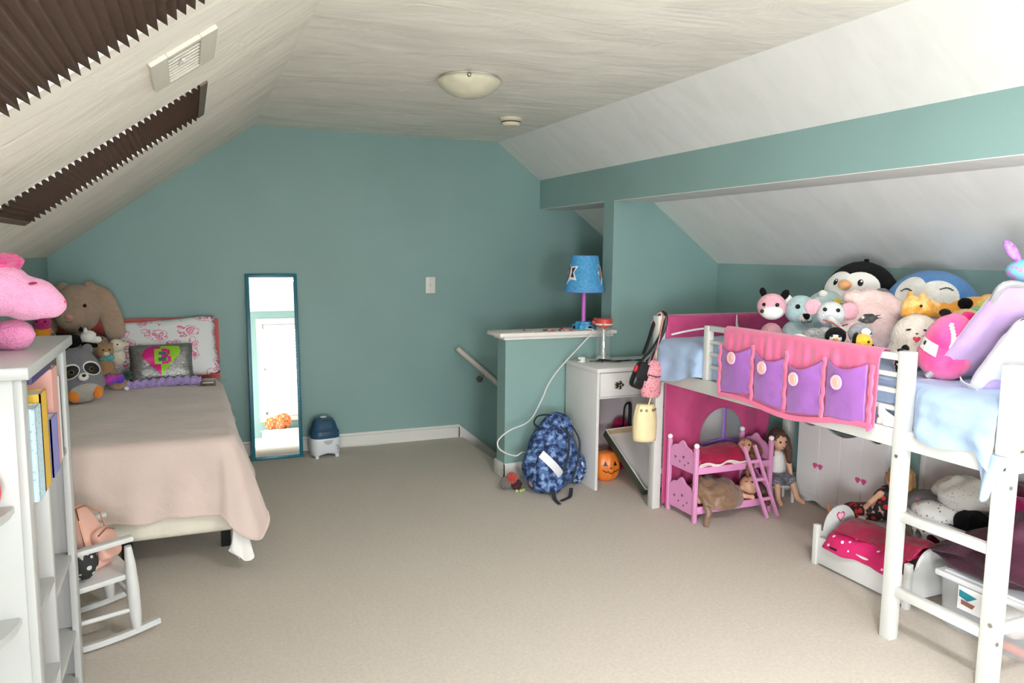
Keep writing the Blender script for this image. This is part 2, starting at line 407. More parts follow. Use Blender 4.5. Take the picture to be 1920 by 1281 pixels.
# ------------------------------------------------------------------ skylights with pleated blinds
blind_m = mat('brown_pleated_fabric', (124, 107, 96), .85, var=(30, .06), bump=(90, .2, .003), spec=.15)
rail_m = mat('brown_rail', (104, 86, 74), .5)
for k, (y0, y1) in enumerate(SKY+SKY_ADDED):
    wd = thing('window_%d' % (k+1 if k < 2 else 5), None, None, sl(S0, (y0+y1)/2)); wd['kind'] = 'structure'  # the last, blindless skylight is out of view and added for its light
    b = MB()
    for s0, s1, a, c in ((S0-.01, S0+.035, y0, y1), (S1-.035, S1+.01, y0, y1), (S0, S1, y0-.01, y0+.035), (S0, S1, y1-.035, y1+.01)):
        q = [sl(s, y, d) for d in (-.11, -.15) for s, y in ((s0, a), (s1, a), (s1, c), (s0, c))]; vs = [b.bm.verts.new(p) for p in q]
        for f in ((0, 1, 2, 3), (4, 5, 6, 7), (0, 1, 5, 4), (1, 2, 6, 5), (2, 3, 7, 6), (3, 0, 4, 7)): b.bm.faces.new([vs[i] for i in f])
    b.build('window_frame', trim_w, wd, world=True, smooth=False)
    b = MB(); b.grid(lambda u, v: sl(S0+u*(S1-S0), y0+v*(y1-y0), -.13), 1, 1); b.build('pane', glass, wd, world=True, smooth=False)
    if k > 1: continue
    t = thing('pleated_blind', ('brown pleated blind over the large skylight nearest the ceiling vent corner', 'brown pleated blind over the farther skylight below the air vent')[k], 'blind', sl(S0, (y0+y1)/2), group='skylight blinds')
    n = int((S1-S0-.06)/.0117)
    pts = [(S0+.03+i*.0117, (.019 if i % 2 else -.006)) for i in range(n+1)]
    b = MB(); ya, yb_ = y0+.006, y1-.002
    rows = [[b.bm.verts.new(sl(s, y, d-.006)) for y in (ya, (ya+yb_)/2, yb_)] for s, d in pts]
    fs = [b.bm.faces.new((r0[j], r1[j], r1[j+1], r0[j+1])) for r0, r1 in zip(rows, rows[1:]) for j in (0, 1)]
    bmesh.ops.solidify(b.bm, geom=fs, thickness=.0012)
    b.build('fabric', blind_m, t, world=True, smooth=False)
    for s in (S0+.016, S1-.017):
        b = MB(); b.box((0, 0, 0), (.032, y1-y0-.02, .03), bevel=.004)
        m4 = Matrix.Translation(sl(s, (y0+y1)/2, -.008)) @ Matrix((SV, V((0, 1, 0)), SN)).transposed().to_4x4()
        bmesh.ops.transform(b.bm, matrix=m4, verts=b.bm.verts); b.build('rail', rail_m, t, world=True)

# ------------------------------------------------------------------ ceiling vent
SM = lambda s, y, d=0: Matrix.Translation(sl(s, y, d)) @ Matrix((SV, V((0, 1, 0)), SN)).transposed().to_4x4()
t = thing('air_vent', 'off white metal air vent with fine louvres on the left sloped ceiling', 'vent', sl(.99, 2.33))
vent_m = mat('vent_enamel', (214, 209, 198), .45)
b = MB()
for c, d in (((-.075, 0, .006), (.05, .34, .012)), ((.075, 0, .006), (.05, .34, .012)), ((0, -.157, .006), (.0995, .026, .0118)), ((0, .157, .006), (.0995, .026, .0118))): b.box(c, d, bevel=.002)
bmesh.ops.transform(b.bm, matrix=SM(.99, 2.335), verts=b.bm.verts); b.build('frame', vent_m, t, world=True, smooth=False)
b = MB(); b.box((0, 0, .0006), (.11, .3, .001)); bmesh.ops.transform(b.bm, matrix=SM(.99, 2.335), verts=b.bm.verts); b.build('duct', mat('duct_shadow', (40, 37, 34), .7), t, world=True)
for i in range(8):
    b = MB(); b.cyl((-.0495, -.126+.036*i, .0042), (.0495, -.126+.036*i, .0042), .0040, seg=10); bmesh.ops.transform(b.bm, matrix=SM(.99, 2.335), verts=b.bm.verts); b.build('louvre', vent_m, t, world=True)
b = MB(); b.box((-.012, -.05, .014), (.012, .04, .006), rot=(0, 0, .3), bevel=.002); bmesh.ops.transform(b.bm, matrix=SM(.99, 2.335), verts=b.bm.verts); b.build('lever', trim_w, t, world=True)

# ------------------------------------------------------------------ ceiling lamp, smoke detector, switch
t = thing('ceiling_lamp', 'frosted glass bowl ceiling lamp with small metal clips', 'ceiling lamp', (1.26, 3.5, ZC))
bowl = mat('alabaster_glass', (214, 209, 186), .25, var=(14, .10, 5), spec=.5)
b = MB(); b.lathe([(0, 0), (.125, 0), (.128, -.012), (.118, -.022), (0, -.022)], seg=40); b.build('ceiling_pan', trim_w, t)
b = MB(); b.lathe([(.136, -.008), (.145, -.014), (.152, -.024), (.148, -.034), (.135, -.05), (.112, -.068), (.08, -.085), (.045, -.096), (0, -.1), (0, -.095), (.044, -.09), (.078, -.08), (.11, -.063), (.13, -.046), (.142, -.03), (.136, -.008)], seg=48); b.build('glass_bowl', bowl, t, angle=60)
for a in (250, 10, 130):
    b = MB(); c = V((.149*math.cos(R(a)), .149*math.sin(R(a)), -.022)); b.ell(c, .011); b.box(c*.95+V((0, 0, .010)), (.03, .012, .004), rot=(0, 0, R(a))); b.build('clip', chrome, t)
t = thing('ceiling_lamp', 'added bowl shaped fill lamp above the near half of the room', 'ceiling lamp', (1.30, .75, ZC))  # out-of-view fixture added to house the fill light
b = MB(); b.lathe([(0, 0), (.125, 0), (.128, -.012), (.118, -.022), (0, -.022)], seg=40); b.build('ceiling_pan', trim_w, t)
b = MB(); b.lathe([(.136, -.008), (.152, -.024), (.148, -.034), (.135, -.05), (.112, -.068), (.08, -.085), (.045, -.096), (0, -.1)], seg=48); b.build('glass_bowl', mat('added_lamp_glass', (240, 234, 214), .3, emit=2.5), t, angle=60)
t = thing('smoke_detector', 'small round cream smoke detector on the flat ceiling', 'smoke detector', (1.872, 4.436, ZC))
sm = mat('aged_cream_plastic', (223, 214, 190), .45)
b = MB(); b.lathe([(0, 0), (.07, 0), (.07, -.012), (.064, -.016), (0, -.016)], seg=32); b.build('base', sm, t)
b = MB(); b.lathe([(.058, -.016), (.058, -.034), (.05, -.046), (.03, -.05), (0, -.05)], seg=32); b.build('cover', sm, t)
b = MB(); b.lathe([(.0585, -.020), (.0595, -.022), (.0595, -.026), (.0585, -.028)], seg=32); b.build('sensing_slot', mat('slot_dark', (70, 62, 50), .8), t)
t = thing('light_switch', 'white toggle light switch plate on the teal back wall', 'light switch', (1.656, YB, 1.174))
b = MB(); b.box((0, -.003, 0), (.074, .006, .12), bevel=.003); b.build('plate', trim_w, t)
b = MB(); b.box((0, -.0065, 0), (.011, .003, .026)); b.build('toggle_slot', mat('switch_slot', (200, 196, 188), .5), t)
b = MB(); b.box((0, -.012, .005), (.007, .014, .011), rot=(R(-25), 0, 0), bevel=.002); b.build('toggle', trim_w, t)
for z in (-.04, .04):
    b = MB(); b.cyl((0, -.0075, z), (0, -.005, z), .0035, seg=10); b.build('screw', chrome, t)

# ------------------------------------------------------------------ stair handrail
t = thing('handrail', 'white painted handrail descending along the stairwell wall', 'handrail', (1.846, YB, .70))
p0, p1 = V((1.846, YB-.06, .70)), V((3.2, YB-.06, -.475)); d = (p1-p0).normalized()
b = MB(); b.tube([p0, p0+d*.01, p0+d*.4, p1], [.017, .022, .022, .022], seg=12, flat=1.35, upv=(0, 1, 0)); b.build('rail', mat('handrail_paint', (206, 198, 189), .45, var=(20, .03)), t, world=True)
for k in (.27, 1.2):
    q = p0+d*k; b = MB(); b.tube([q+V((0, 0, -.02)), q+V((0, .0, -.05)), q+V((0, .03, -.075)), q+V((0, .058, -.08))], .007, seg=8); b.cyl(q+V((0, .052, -.08)), q+V((0, .06, -.08)), .026, seg=16); b.build('bracket', mat('bracket_grey', (120, 122, 118), .4, metal=.6), t, world=True)

# ------------------------------------------------------------------ leaning mirror
t = thing('wall_mirror', 'tall narrow mirror with teal frame leaning against the back wall', 'mirror', (.5175, 5.262, .001), (-math.atan2(.145, 1.26), 0, 0))
frame_m = mat('teal_mirror_frame', (20, 104, 124), .35, var=(12, .06))
b = MB(); hw, hh, fw = .169, 1.268, .024
for x0, x1, z0, z1 in ((-hw, -hw+fw, 0, hh), (hw-fw, hw, 0, hh), (-hw+fw, hw-fw, 0, fw), (-hw+fw, hw-fw, hh-fw, hh)): b.bx(x0, x1, 0, .018, z0, z1, bevel=.002)
b.build('frame', frame_m, t)
b = MB(); b.bx(-hw+.01, hw-.01, .008, .014, .01, hh-.01); b.build('looking_glass', mat('silvered_glass', (240, 243, 242), .0, metal=1), t, smooth=False)
b = MB(); b.bx(-hw+.005, hw-.005, .0145, .018, .005, hh-.005); b.build('backing', mat('brown_board', (120, 96, 70), .8), t, smooth=False)

# ------------------------------------------------------------------ humidifier
t = thing('humidifier', 'white humidifier with blue tank on the carpet beside the mirror', 'humidifier', (.828, 5.25, 0), (0, 0, R(8)))
hb = mat('white_appliance_plastic', (226, 228, 236), .3); ht = mat('blue_tank_plastic', (52, 92, 124), .12, trans=.25, spec=.6)
def loft(rows, seg=28, p=3.2):
    """stack of rounded-rectangle sections (z, half x, half y, centre y)"""
    def f(u, v):
        k = v*(len(rows)-1); i = min(int(k), len(rows)-2); g = k-i; a, c = rows[i], rows[i+1]
        z, hx, hy, cy = (a[q]+(c[q]-a[q])*g for q in range(4)); t_ = 2*math.pi*u; cc, ss = math.cos(t_), math.sin(t_)
        return V((hx*math.copysign(abs(cc)**(2/p), cc), cy+hy*math.copysign(abs(ss)**(2/p), ss), z))
    b = MB(); b.grid(f, seg, (len(rows)-1)*2, closed_u=True); bmesh.ops.holes_fill(b.bm, edges=[e for e in b.bm.edges if e.is_boundary], sides=0); return b
b = loft([(.012, .088, .078, 0), (.02, .094, .084, 0), (.07, .102, .09, 0), (.125, .104, .092, 0), (.138, .1, .088, 0)])
for v in b.bm.verts:                                       # arch cut under the front
    if v.co.z < .03: v.co.z += .022*max(0, 1-(v.co.x/.07)**2)
b.build('base', hb, t)
for x in (-.07, .07):
    for y in (-.06, .06):
        b = MB(); b.cyl((x, y, 0), (x, y, .02), .014, seg=10); b.build('foot', hb, t)
tk = loft([(.135, .099, .086, 0), (.15, .1, .087, 0), (.185, .097, .083, 0), (.192, .09, .074, .004), (.235, .078, .06, .01), (.262, .062, .045, .014), (.27, .05, .035, .014)]).build('water_tank', ht, t)
b = MB(); b.tube([(-.045, -.03, .245), (-.035, -.036, .262), (0, -.04, .268), (.035, -.036, .262), (.045, -.03, .245)], .008, seg=8); b.build('handle', mat('tank_handle', (60, 84, 106), .25), tk)
b = MB(); b.lathe([(0, .266), (.022, .266), (.024, .274), (.012, .278), (0, .278)], (0, .012, 0), seg=20); b.build('mist_nozzle', hb, t)
b = MB(); b.prism([(x, z) for x, z in ((-.036, .012), (.036, .012), (.02, -.012), (0, -.018), (-.02, -.012))], .002, Matrix.Translation((0, -.0945, .115)) @ XZ); b.build('control_panel', mat('panel_grey', (188, 190, 200), .4), t)
for x, z in ((.06, .085), (.075, .075), (.07, .06)):
    b = MB(); b.cyl((x, -.093, z), (x, -.085, z), .006, seg=10); b.build('button', mat('button_grey', (170, 172, 182), .4), t)
b = MB(); b.tube([(.9, 5.33, .02), (.98, 5.40, .012), (1.1, 5.405, .006), (1.22, 5.40, .006), (1.32, 5.41, .006)], .004, seg=6)
one('power_cord', b, trim_w, 'thin white cord trailing from the humidifier along the baseboard', 'cord', base=(.95, 5.35, 0))

# ------------------------------------------------------------------ bookshelf
t = thing('bookshelf', 'white painted bookshelf with rounded end shelves at the left edge', 'bookshelf', (-.55, 2.36, 0))
shelf_w = mat('bookshelf_white', (182, 182, 181), .35, var=(7, .015), bump=(20, .03, .003))
def panel(name, *a, **k):
    b = MB(); b.bx(*a, bevel=.003); return b.build(name, shelf_w, t, world=True, **k)
panel('top_board', -.79, -.347, 2.015, 2.735, 1.117, 1.147)
panel('side_panel', -.78, -.365, 2.03, 2.055, 0, 1.117); panel('side_panel', -.78, -.365, 2.68, 2.705, 0, 1.117)
panel('front_stile', -.383, -.363, 2.028, 2.085, 0, 1.117); panel('front_stile', -.383, -.363, 2.65, 2.707, 0, 1.117)
panel('back_panel', -.784, -.774, 2.03, 2.7, .03, 1.117)
panel('divider', -.77, -.372, 2.335, 2.36, .03, .79)
panel('shelf', -.775, -.368, 2.055, 2.68, .785, .805)
panel('shelf', -.775, -.372, 2.055, 2.335, .50, .518); panel('shelf', -.775, -.372, 2.055, 2.335, .25, .268)
panel('shelf', -.775, -.372, 2.36, 2.68, .44, .458); panel('shelf', -.775, -.372, 2.36, 2.68, .19, .208)
panel('shelf', -.775, -.372, 2.055, 2.68, .03, .05); panel('plinth', -.7, -.375, 2.055, 2.68, 0, .03)
for z in (.80, .525, .25):
    b = MB(); pts = [(-.78, 2.03)]+[(-.78+.385*math.cos(R(a)), 2.03-.33*math.sin(R(a))) for a in range(0, 91, 6)]
    b.prism(pts, .02, Matrix.Translation((0, 0, z)), bevel=.003); b.build('rounded_shelf', shelf_w, t, world=True)
panel('wall_panel', -.79, -.775, 1.70, 2.03, 0, 1.117)

def book(name, label, y0, y1, z0, z1, x1, depth, cm, pages=True, grp='books on the top bookshelf compartment'):
    bt = thing(name, label, 'book', (x1-depth/2, (y0+y1)/2, z0), group=grp); c = min(.004, (y1-y0)*.2)
    b = MB(); b.bx(x1-depth, x1, y0, y0+c, z0, z1); b.bx(x1-depth, x1, y1-c, y1, z0, z1); b.bx(x1-c, x1, y0, y1, z0, z1); b.build('cover', cm, bt, world=True, smooth=False)
    b = MB(); b.bx(x1-depth+.004, x1-c, y0+c, y1-c, z0+.003, z1-.003); b.build('pages', mat('paper', (240, 236, 226), .8), bt, world=True, smooth=False)
    return bt
zs = .8055
book('notebook', 'pale blue patterned notebook at the front of the bookshelf row', 2.09, 2.17, zs, 1.035, -.352, .2, spots('blue_wave_print', (196, 220, 232), (150, 190, 212), 95, .32))
book('notebook', 'gold yellow notebook standing behind the pale blue one', 2.175, 2.26, zs, 1.056, -.352, .2, mat('mustard_cover', (226, 182, 62), .5))
book('notebook', 'lavender notebook standing against a taller pink binder', 2.30, 2.40, zs, .965, -.352, .19, mat('lavender_cover', (138, 140, 206), .5))
bd = book('binder', 'tall pink ring binder on the bookshelf', 2.405, 2.50, zs, 1.085, -.36, .22, mat('blush_cover', (224, 168, 158), .5))
book('booklet', 'slim white booklet beside the pink binder', 2.507, 2.53, zs, 1.05, -.36, .2, mat('white_cover', (236, 236, 240), .5))
book('booklet', 'slim charcoal booklet at the far end of the book row', 2.537, 2.56, zs, 1.045, -.362, .2, mat('charcoal_cover', (70, 66, 74), .5))
b = MB(); b.bx(-.58, -.362, 2.10, 2.38, 1.0862, 1.113, bevel=.004)
for v in b.bm.verts: v.co.y += .04
one('flat_box', b, mat('dark_violet_card', (70, 56, 104), .5), 'flat dark violet box lying on top of the binder under the shelf top', 'box', base=(-.47, 2.28, 1.0862))
t = thing('ponytail_toy', 'small pink plastic toy inside the lower bookshelf', 'toy', (-.44, 2.50, .458))
b = MB(); b.ell((0, 0, .035), (.022, .03, .035)); b.ell((.004, -.012, .085), (.02, .024, .028)); b.cap((.012, .02, .005), (.01, .014, .03), .011); b.cap((.012, -.02, .005), (.01, -.014, .03), .011)
blob('body', b, mat('pink_toy_plastic', (226, 130, 160), .4), t, voxel=.004, it=3)
b = MB(); b.ell((.02, -.018, .09), .004); b.build('eye', black_eye, t)
t = thing('red_ball_toy', 'red ball shaped toy on the rounded end shelf', 'toy', (-.455, 1.965, .82))
b = MB(); b.ell((0, 0, .052), (.05, .05, .052)); b.build('ball', mat('red_plastic', (222, 74, 86), .35), t)
b = MB(); b.lathe([(0, 0), (.03, 0), (.034, .006), (.03, .012), (0, .012)], seg=20); b.build('foot', white_paint, t)

# ------------------------------------------------------------------ pink plush on the bookshelf
t = thing('plush_puppy', 'large pink plush animal with curly magenta ears on the bookshelf', 'plush toy', (-.50, 2.35, 1.1475))
pk = plush('bubblegum_plush', (240, 150, 196)); mg = mat('magenta_curly_fur', (222, 72, 140), .95, var=(24, .25, 5, .35, .65), bump=(70, 1, .02), sheen=.4)
b = MB(); b.ell((-.09, .02, .10), (.10, .10, .10)); b.ell((-.04, 0, .15), (.07, .07, .07)); b.cap((-.05, -.10, .03), (.02, -.13, .033), .035, .036); b.cap((.0, .04, .036), (.07, .03, .040), .036, .044); b.cap((-.1, -.16, .04), (-.02, -.18, .034), .034, .034)
b.ell((-.02, -.06, .11), (.05, .06, .055))
blob('body', b, pk, t, voxel=.008, it=5, fuzz=.0015)
b = MB(); b.ell((.04, -.03, .165), (.085, .085, .072)); b.ell((.11, -.03, .14), (.075, .066, .058)); b.ell((.155, -.03, .125), (.045, .045, .04))
hd = blob('head', b, plush('pale_pink_plush', (244, 168, 208)), t, voxel=.007, it=8, fuzz=.001)
for q, rr in (((-.02, -.115, .155), (.06, .03, .07)), ((.02, .05, .2), (.05, .03, .05))):
    b = MB(); b.ell(q, rr); o = blob('ear', b, mg, t, voxel=.006, it=2, fuzz=.007, fscale=60)
b = MB(); b.ell((.04, -.03, .235), (.07, .055, .026)); b.ell((-.03, -.04, .215), (.06, .06, .035)); blob('hair_tuft', b, mg, t, voxel=.005, it=2, fuzz=.007, fscale=60)
for s in (-1, 1): decal('eye', hd, (.125, -.03+s*.036, .175), (.55, s*.6, .6), circ(.010, .005), mat('dark_rose', (150, 40, 80), .4), up=(0, 0, 1), off=.002)
for s in (-1, 1): decal('nostril', hd, (.19, -.03+s*.012, .13), (1, s*.2, .2), circ(.004), mat('rose_stitch', (214, 84, 140), .6), off=.002, rings=2)

# ------------------------------------------------------------------ child's rocking chair
t = thing('rocking_chair', "child's white wooden rocking chair between bookshelf and bed", 'rocking chair', (-.418, 3.06, 0), (0, 0, R(20)))
rocker_w = mat('rocker_white', (206, 206, 205), .4, var=(14, .03), bump=(18, .05, .003))
for s in (-1, 1):
    y = s*.165
    pts = [(-.27+.5*k/14, y, .022+.10*((k/14-.52)**2)*1.0) for k in range(15)]
    b = MB(); b.tube(pts, .0145, seg=4, flat=1.2); b.build('rocker', rocker_w, t)
    b = MB(); b.tube([(.15, y, .03), (.149, y, .05), (.146, y, .10), (.142, y, .2), (.137, y, .29), (.132, y, .355)], [.010, .017, .022, .022, .018, .012], seg=14); b.build('front_leg', rocker_w, t)
    b = MB(); b.tube([(-.17, y, .035), (-.175, y, .2), (-.20, y, .36), (-.24, y, .60)], [.014, .018, .017, .013], seg=12); b.ell((-.242, y, .615), .018); b.build('back_post', rocker_w, t)
    b = MB(); b.box((-.03, y, .371), (.36, .036, .02), rot=(0, R(-4), 0), bevel=.006); b.build('armrest', rocker_w, t)
    b = MB(); b.tube([(.147, y, .115), (-.172, y, .115)], .009, seg=10); b.build('stretcher', rocker_w, t)
b = MB(); b.box((-.02, 0, .232), (.35, .33, .022), rot=(0, R(-4), 0), bevel=.006); b.build('seat', rocker_w, t)
b = MB(); b.tube([(.147, -.165, .15), (.147, .165, .15)], .009, seg=10); b.build('stretcher', rocker_w, t)
for z in (.36, .46, .56):
    b = MB(); b.box((-.205-.16*(z-.36), 0, z), (.014, .31, .05), bevel=.005); b.build('back_slat', rocker_w, t)
# blush mini backpack propped on the seat
t = thing('mini_backpack', 'blush pink mini backpack propped on the white rocking chair', 'backpack', (-.335, 3.05, .25), (R(-6), R(-26), R(-20)))
blush = mat('blush_leatherette', (228, 178, 162), .5, var=(18, .04), bump=(60, .12, .003))
def softbox(w_, d_, h_, p=4, top=.8):
    def f(u, v):
        a = 2*math.pi*u; ph = math.pi*(v-.5); ca, sa = math.cos(a), math.sin(a); cp, sp = math.cos(ph), math.sin(ph)
        e = lambda x, q: math.copysign(abs(x)**(2/q), x)
        tz = e(sp, p); tp = 1-(1-top)*(tz*.5+.5)
        return V((w_*.5*e(ca, p)*e(cp, p)*tp, d_*.5*e(sa, p)*e(cp, p)*tp, h_*.5+h_*.5*tz))
    b = MB(); b.grid(f, 32, 20, closed_u=True); bmesh.ops.remove_doubles(b.bm, verts=b.bm.verts, dist=.0008); return b
softbox(.10, .17, .25, 3.4, .72).build('body', blush, t)
pb = softbox(.05, .13, .12, 3.4, .85)
bmesh.ops.transform(pb.bm, matrix=Matrix.Translation((.055, 0, .015)), verts=pb.bm.verts); pb.build('front_pocket', blush, t)
gold = mat('rose_gold_zip', (196, 140, 110), .35, metal=.8)
b = MB(); b.tube([(.075, -.055, .11), (.083, 0, .125), (.075, .055, .11)], .0025, seg=6); b.build('zip', gold, t)
b = MB(); b.tube([(.03, -.075, .10), (.045, -.07, .19), (.03, -.03, .235), (.03, .03, .235), (.045, .07, .19), (.03, .075, .10)], .003, seg=6); b.build('zip', gold, t)
b = MB(); b.tube([(-.03, -.025, .24), (-.035, -.02, .275), (-.035, .02, .275), (-.03, .025, .24)], .006, seg=8); b.build('carry_loop', blush, t)
t = thing('leopard_cloth', 'black and white leopard print cloth on the rocking chair seat', 'cloth', (-.36, 2.96, .25))
def f(u, v):
    a = 2*math.pi*u; z = v; r = .045*math.sin(math.pi*min(1, .15+.85*v))**.5*(1+.12*math.sin(3*a+4*v))
    return V((-.02+r*math.cos(a), -.02+.9*r*math.sin(a), .004+.11*(1-v)))
b = MB(); b.grid(f, 24, 12, closed_u=True); bmesh.ops.holes_fill(b.bm, edges=[e for e in b.bm.edges if e.is_boundary], sides=0)
b.build('bundle', spots('leopard_print', (40, 40, 42), (200, 198, 192), 42, .33), t)
# ------------------------------------------------------------------ bed under the left slope
BX0, BX1, BY0, BY1, BT = -.785, .165, 3.46, 5.345, .602
t = thing('box_spring_bed', 'cream quilted box spring on black legs under the pink blanket', 'bed base', (-.31, 4.4, 0))
cream = mat('cream_damask', (226, 219, 204), .75, var=(22, .04), bump=(16, .35, .01), sheen=.2)
b = MB(); b.bx(BX0+.005, BX1-.005, BY0+.01, BY1-.005, .175, .395, bevel=.03, seg=4); b.build('box_spring', cream, t, world=True)
for x, y in ((-.30, 3.70), (.12, 3.78), (-.7, 3.7), (-.7, 5.2), (.1, 5.2)):
    b = MB(); b.bx(x-.022, x+.022, y-.022, y+.022, 0, .176, bevel=.003); b.build('leg', black_m, t, world=True)
b = MB(); b.bx(-.74, .13, 3.68, 3.72, .13, .176); b.bx(-.74, -.7, 3.68, 5.24, .13, .176); b.bx(.09, .13, 3.68, 5.24, .13, .176); b.build('steel_frame', black_m, t, world=True, smooth=False)
b = MB(); b.bx(BX0, BX1, BY0, BY1,   .397, .580, bevel=.045, seg=5)
one('mattress', b, cream, 'thick white mattress lying on the box spring below the pillows', 'mattress', base=(-.31, 4.4, .397))
# headboard
t = thing('headboard', 'coral red upholstered headboard against the back wall', 'headboard', (-.31, 5.40, 0))
coral = cloth('coral_fabric', (206, 98, 94), .06, 30)
def pad(u, v):
    x = -.79+.96*u; z = .55+.415*v
    return V((x, 5.372-.02*(1-(2*u-1)**10)*(1-(2*v-1)**8), z+.012*math.sin(math.pi*u)*(v > .99)))
b = MB(); b.grid(pad, 40, 16, thick=.035); b.build('padded_panel', coral, t, world=True)
for x in (-.65, .03):
    b = MB(); b.bx(x-.03, x+.03, 5.40, 5.425, 0, .75, bevel=.003); b.build('leg', black_m, t, world=True)
# blanket draped over the mattress: a top fanned out from a spine, a roll over the edge and a hanging skirt
def blanket_mesh():
    rc = .07; per = []
    for k in range(40): per.append((BX1, 4.98-(4.98-BY0-rc)*k/39, 1, 0, 0, .15+.17*(k/39)**2, .02+.07*(k/39)**2))
    for k in range(1, 14):
        a_ = R(90*k/14); g = math.sin(math.pi*k/14)
        per.append((BX1-rc+rc*math.cos(a_), BY0+rc-rc*math.sin(a_), math.cos(a_), -math.sin(a_), g, .32+.13*g, .09+.07*g-.05*k/14))
    for k in range(50): per.append((BX1-rc-(BX1-rc-BX0)*k/49, BY0, 0, -1, 0, .33+.006*math.sin(k*.5), .025))
    brk = len(per)
    for k in range(24): per.append((BX0, 3.9+(4.98-3.9)*k/23, -1, 0, 0, .03, -.01))
    b = MB(); bm = b.bm; rows = []; ZT = BT+.008
    for i, (x, y, nx, ny, g, dr, fl) in enumerate(per):
        if nx < -.5: S_ = (-.31, max(y, 3.9))
        elif ny < -.99: S_ = (min(x, -.31), 3.9)
        else: S_ = (-.31, max(y, 3.9)) if nx > .99 else (-.31, 3.9)
        row = []; ix, iy = x-nx*.045, y-ny*.045
        for k in range(15):
            f = k/14; px, py = S_[0]+(ix-S_[0])*f, S_[1]+(iy-S_[1])*f
            row.append(V((px, py, ZT+.007*nz(px*5, py*6, 3)+.004*nz(px*13, py*15, 1))))
        rr = min(.04, dr*.6)
        for k in range(1, 6):
            a_ = R(90*k/5); row.append(V((ix+nx*(.045+.012)*math.sin(a_), iy+ny*(.045+.012)*math.sin(a_), ZT-rr*(1-math.cos(a_)))))
        for k in range(1, 17):
            h = k/16; fo = (.011*math.sin(i*.62+1)+.008*math.sin(i*.27))*h**1.2 if g == 0 and nx > -.5 else .008*math.sin(i*1.1)*h
            o_ = .012+.045*0+fl*(h**.8)+fo
            row.append(V((x+nx*o_, y+ny*o_, ZT-rr-(dr-rr)*h+.012*nz(i*.15, 2, 1)*h)))
        rows.append([bm.verts.new(p) for p in row])
    fs = []
    for ri, (r0, r1) in enumerate(zip(rows, rows[1:])):
        if ri == brk-1: continue
        for k in range(len(r0)-1):
            q = [r0[k], r1[k], r1[k+1], r0[k+1]]
            fs.append(bm.faces.new(q))
    bmesh.ops.remove_doubles(bm, verts=bm.verts, dist=.0005)
    hem = [r_[-1].co.copy() for r_ in rows if r_[-1].is_valid]
    b.tube(hem, .005, seg=6)
    return b
b = blanket_mesh()
pinkb = mat('dusty_pink_velvet', (210, 190, 182), .85, var=(4, .05, 4), bump=(7, .55, .022), sheen=.4, spec=.1, stretch=(1, 1.8, 1))
one('blanket', b, pinkb, 'dusty pink blanket draped over the bed with hanging corner', 'blanket', base=(-.31, 4.3, .6), angle=0)
b = MB()
def tail(u, v):
    a = 2*math.pi*u; r = (.016+.022*v**2)*(1+.28*math.sin(3*a+4*v)+.18*math.sin(5*a))
    return V((.155+1.25*r*math.cos(a)+.02*v, 3.43+r*.55*math.sin(a)-.02*v, .33-.24*v+.03*v*v*math.sin(2*a+1)))
b.grid(tail, 36, 16, closed_u=True)
one('sheet_corner', b, mat('white_sheet', (234, 231, 228), .8, bump=(20, .3, .006)), 'white sheet corner hanging below the blanket at the bed foot', 'sheet', base=(.14, 3.4, .1), angle=0)

def cushion(w_, h_, t_, n=26, pinch=.10, wr=.0, seed=0, p=2.6):
    """pillow lying in local XZ, thickness along Y"""
    b = MB()
    def side(s):
        def f(u, v):
            x, z = 2*u-1, 2*v-1
            th = max(0, (1-abs(x)**p))**.5*max(0, (1-abs(z)**p))**.5
            k = 1-pinch*(1-abs(z)**2)*abs(x)**6*0
            cx = x*(1-pinch*(1-z*z)*.5-.05*z**8); cz = z*(1-pinch*(1-x*x)*.5-.05*x**8)
            return V((cx*w_/2, s*(t_/2)*th+wr*th*nz(x*2.3+seed, z*2.3, s*3+seed), cz*h_/2))
        return f
    b.grid(side(-1), n, n); b.grid(side(1), n, n)
    bmesh.ops.remove_doubles(b.bm, verts=b.bm.verts, dist=.00001)
    return b
# printed pillow
def pony_print():
    if 'pink_loop_print' in MATS: return MATS['pink_loop_print']
    m = mat('pink_loop_print', (231, 231, 234), .8, bump=(24, .3, .008)); nt = m.node_tree; N = nt.nodes; L = nt.links
    tc = N.new('ShaderNodeTexCoord'); vo = N.new('ShaderNodeTexVoronoi'); vo.inputs['Scale'].default_value = 11; vo.inputs['Randomness'].default_value = .7
    no = N.new('ShaderNodeTexNoise'); no.inputs['Scale'].default_value = 26; no.inputs['Detail'].default_value = 1
    mx = N.new('ShaderNodeMixRGB'); mx.inputs[0].default_value = .06
    L.new(tc.outputs['Object'], no.inputs['Vector']); L.new(tc.outputs['Object'], mx.inputs[1]); L.new(no.outputs['Color'], mx.inputs[2]); L.new(mx.outputs[0], vo.inputs['Vector'])
    r = N.new('ShaderNodeValToRGB'); r.color_ramp.interpolation = 'CONSTANT'; e = r.color_ramp.elements; wcol = (*lin((231, 231, 234)), 1); pc = (*lin((222, 122, 152)), 1); pl = (*lin((240, 196, 210)), 1)
    e[0].color = pc; e[1].position = .13; e[1].color = pl
    for pos, c_ in ((.22, pc), (.30, wcol), (.40, pc), (.45, wcol)):
        q = e.new(pos); q.color = c_
    L.new(vo.outputs['Distance'], r.inputs[0]); L.new(r.outputs[0], N['Principled BSDF'].inputs['Base Color'])
    return m
b = cushion(.66, .40, .15, wr=.014, seed=2)
pw = thing('pillow', 'white pillow with pink looping print resting on the headboard', 'pillow', (-.165, 5.235, .79), (R(-20), R(-4), 0))
bm_c = b.build('pillow_case', pony_print(), pw, angle=0)
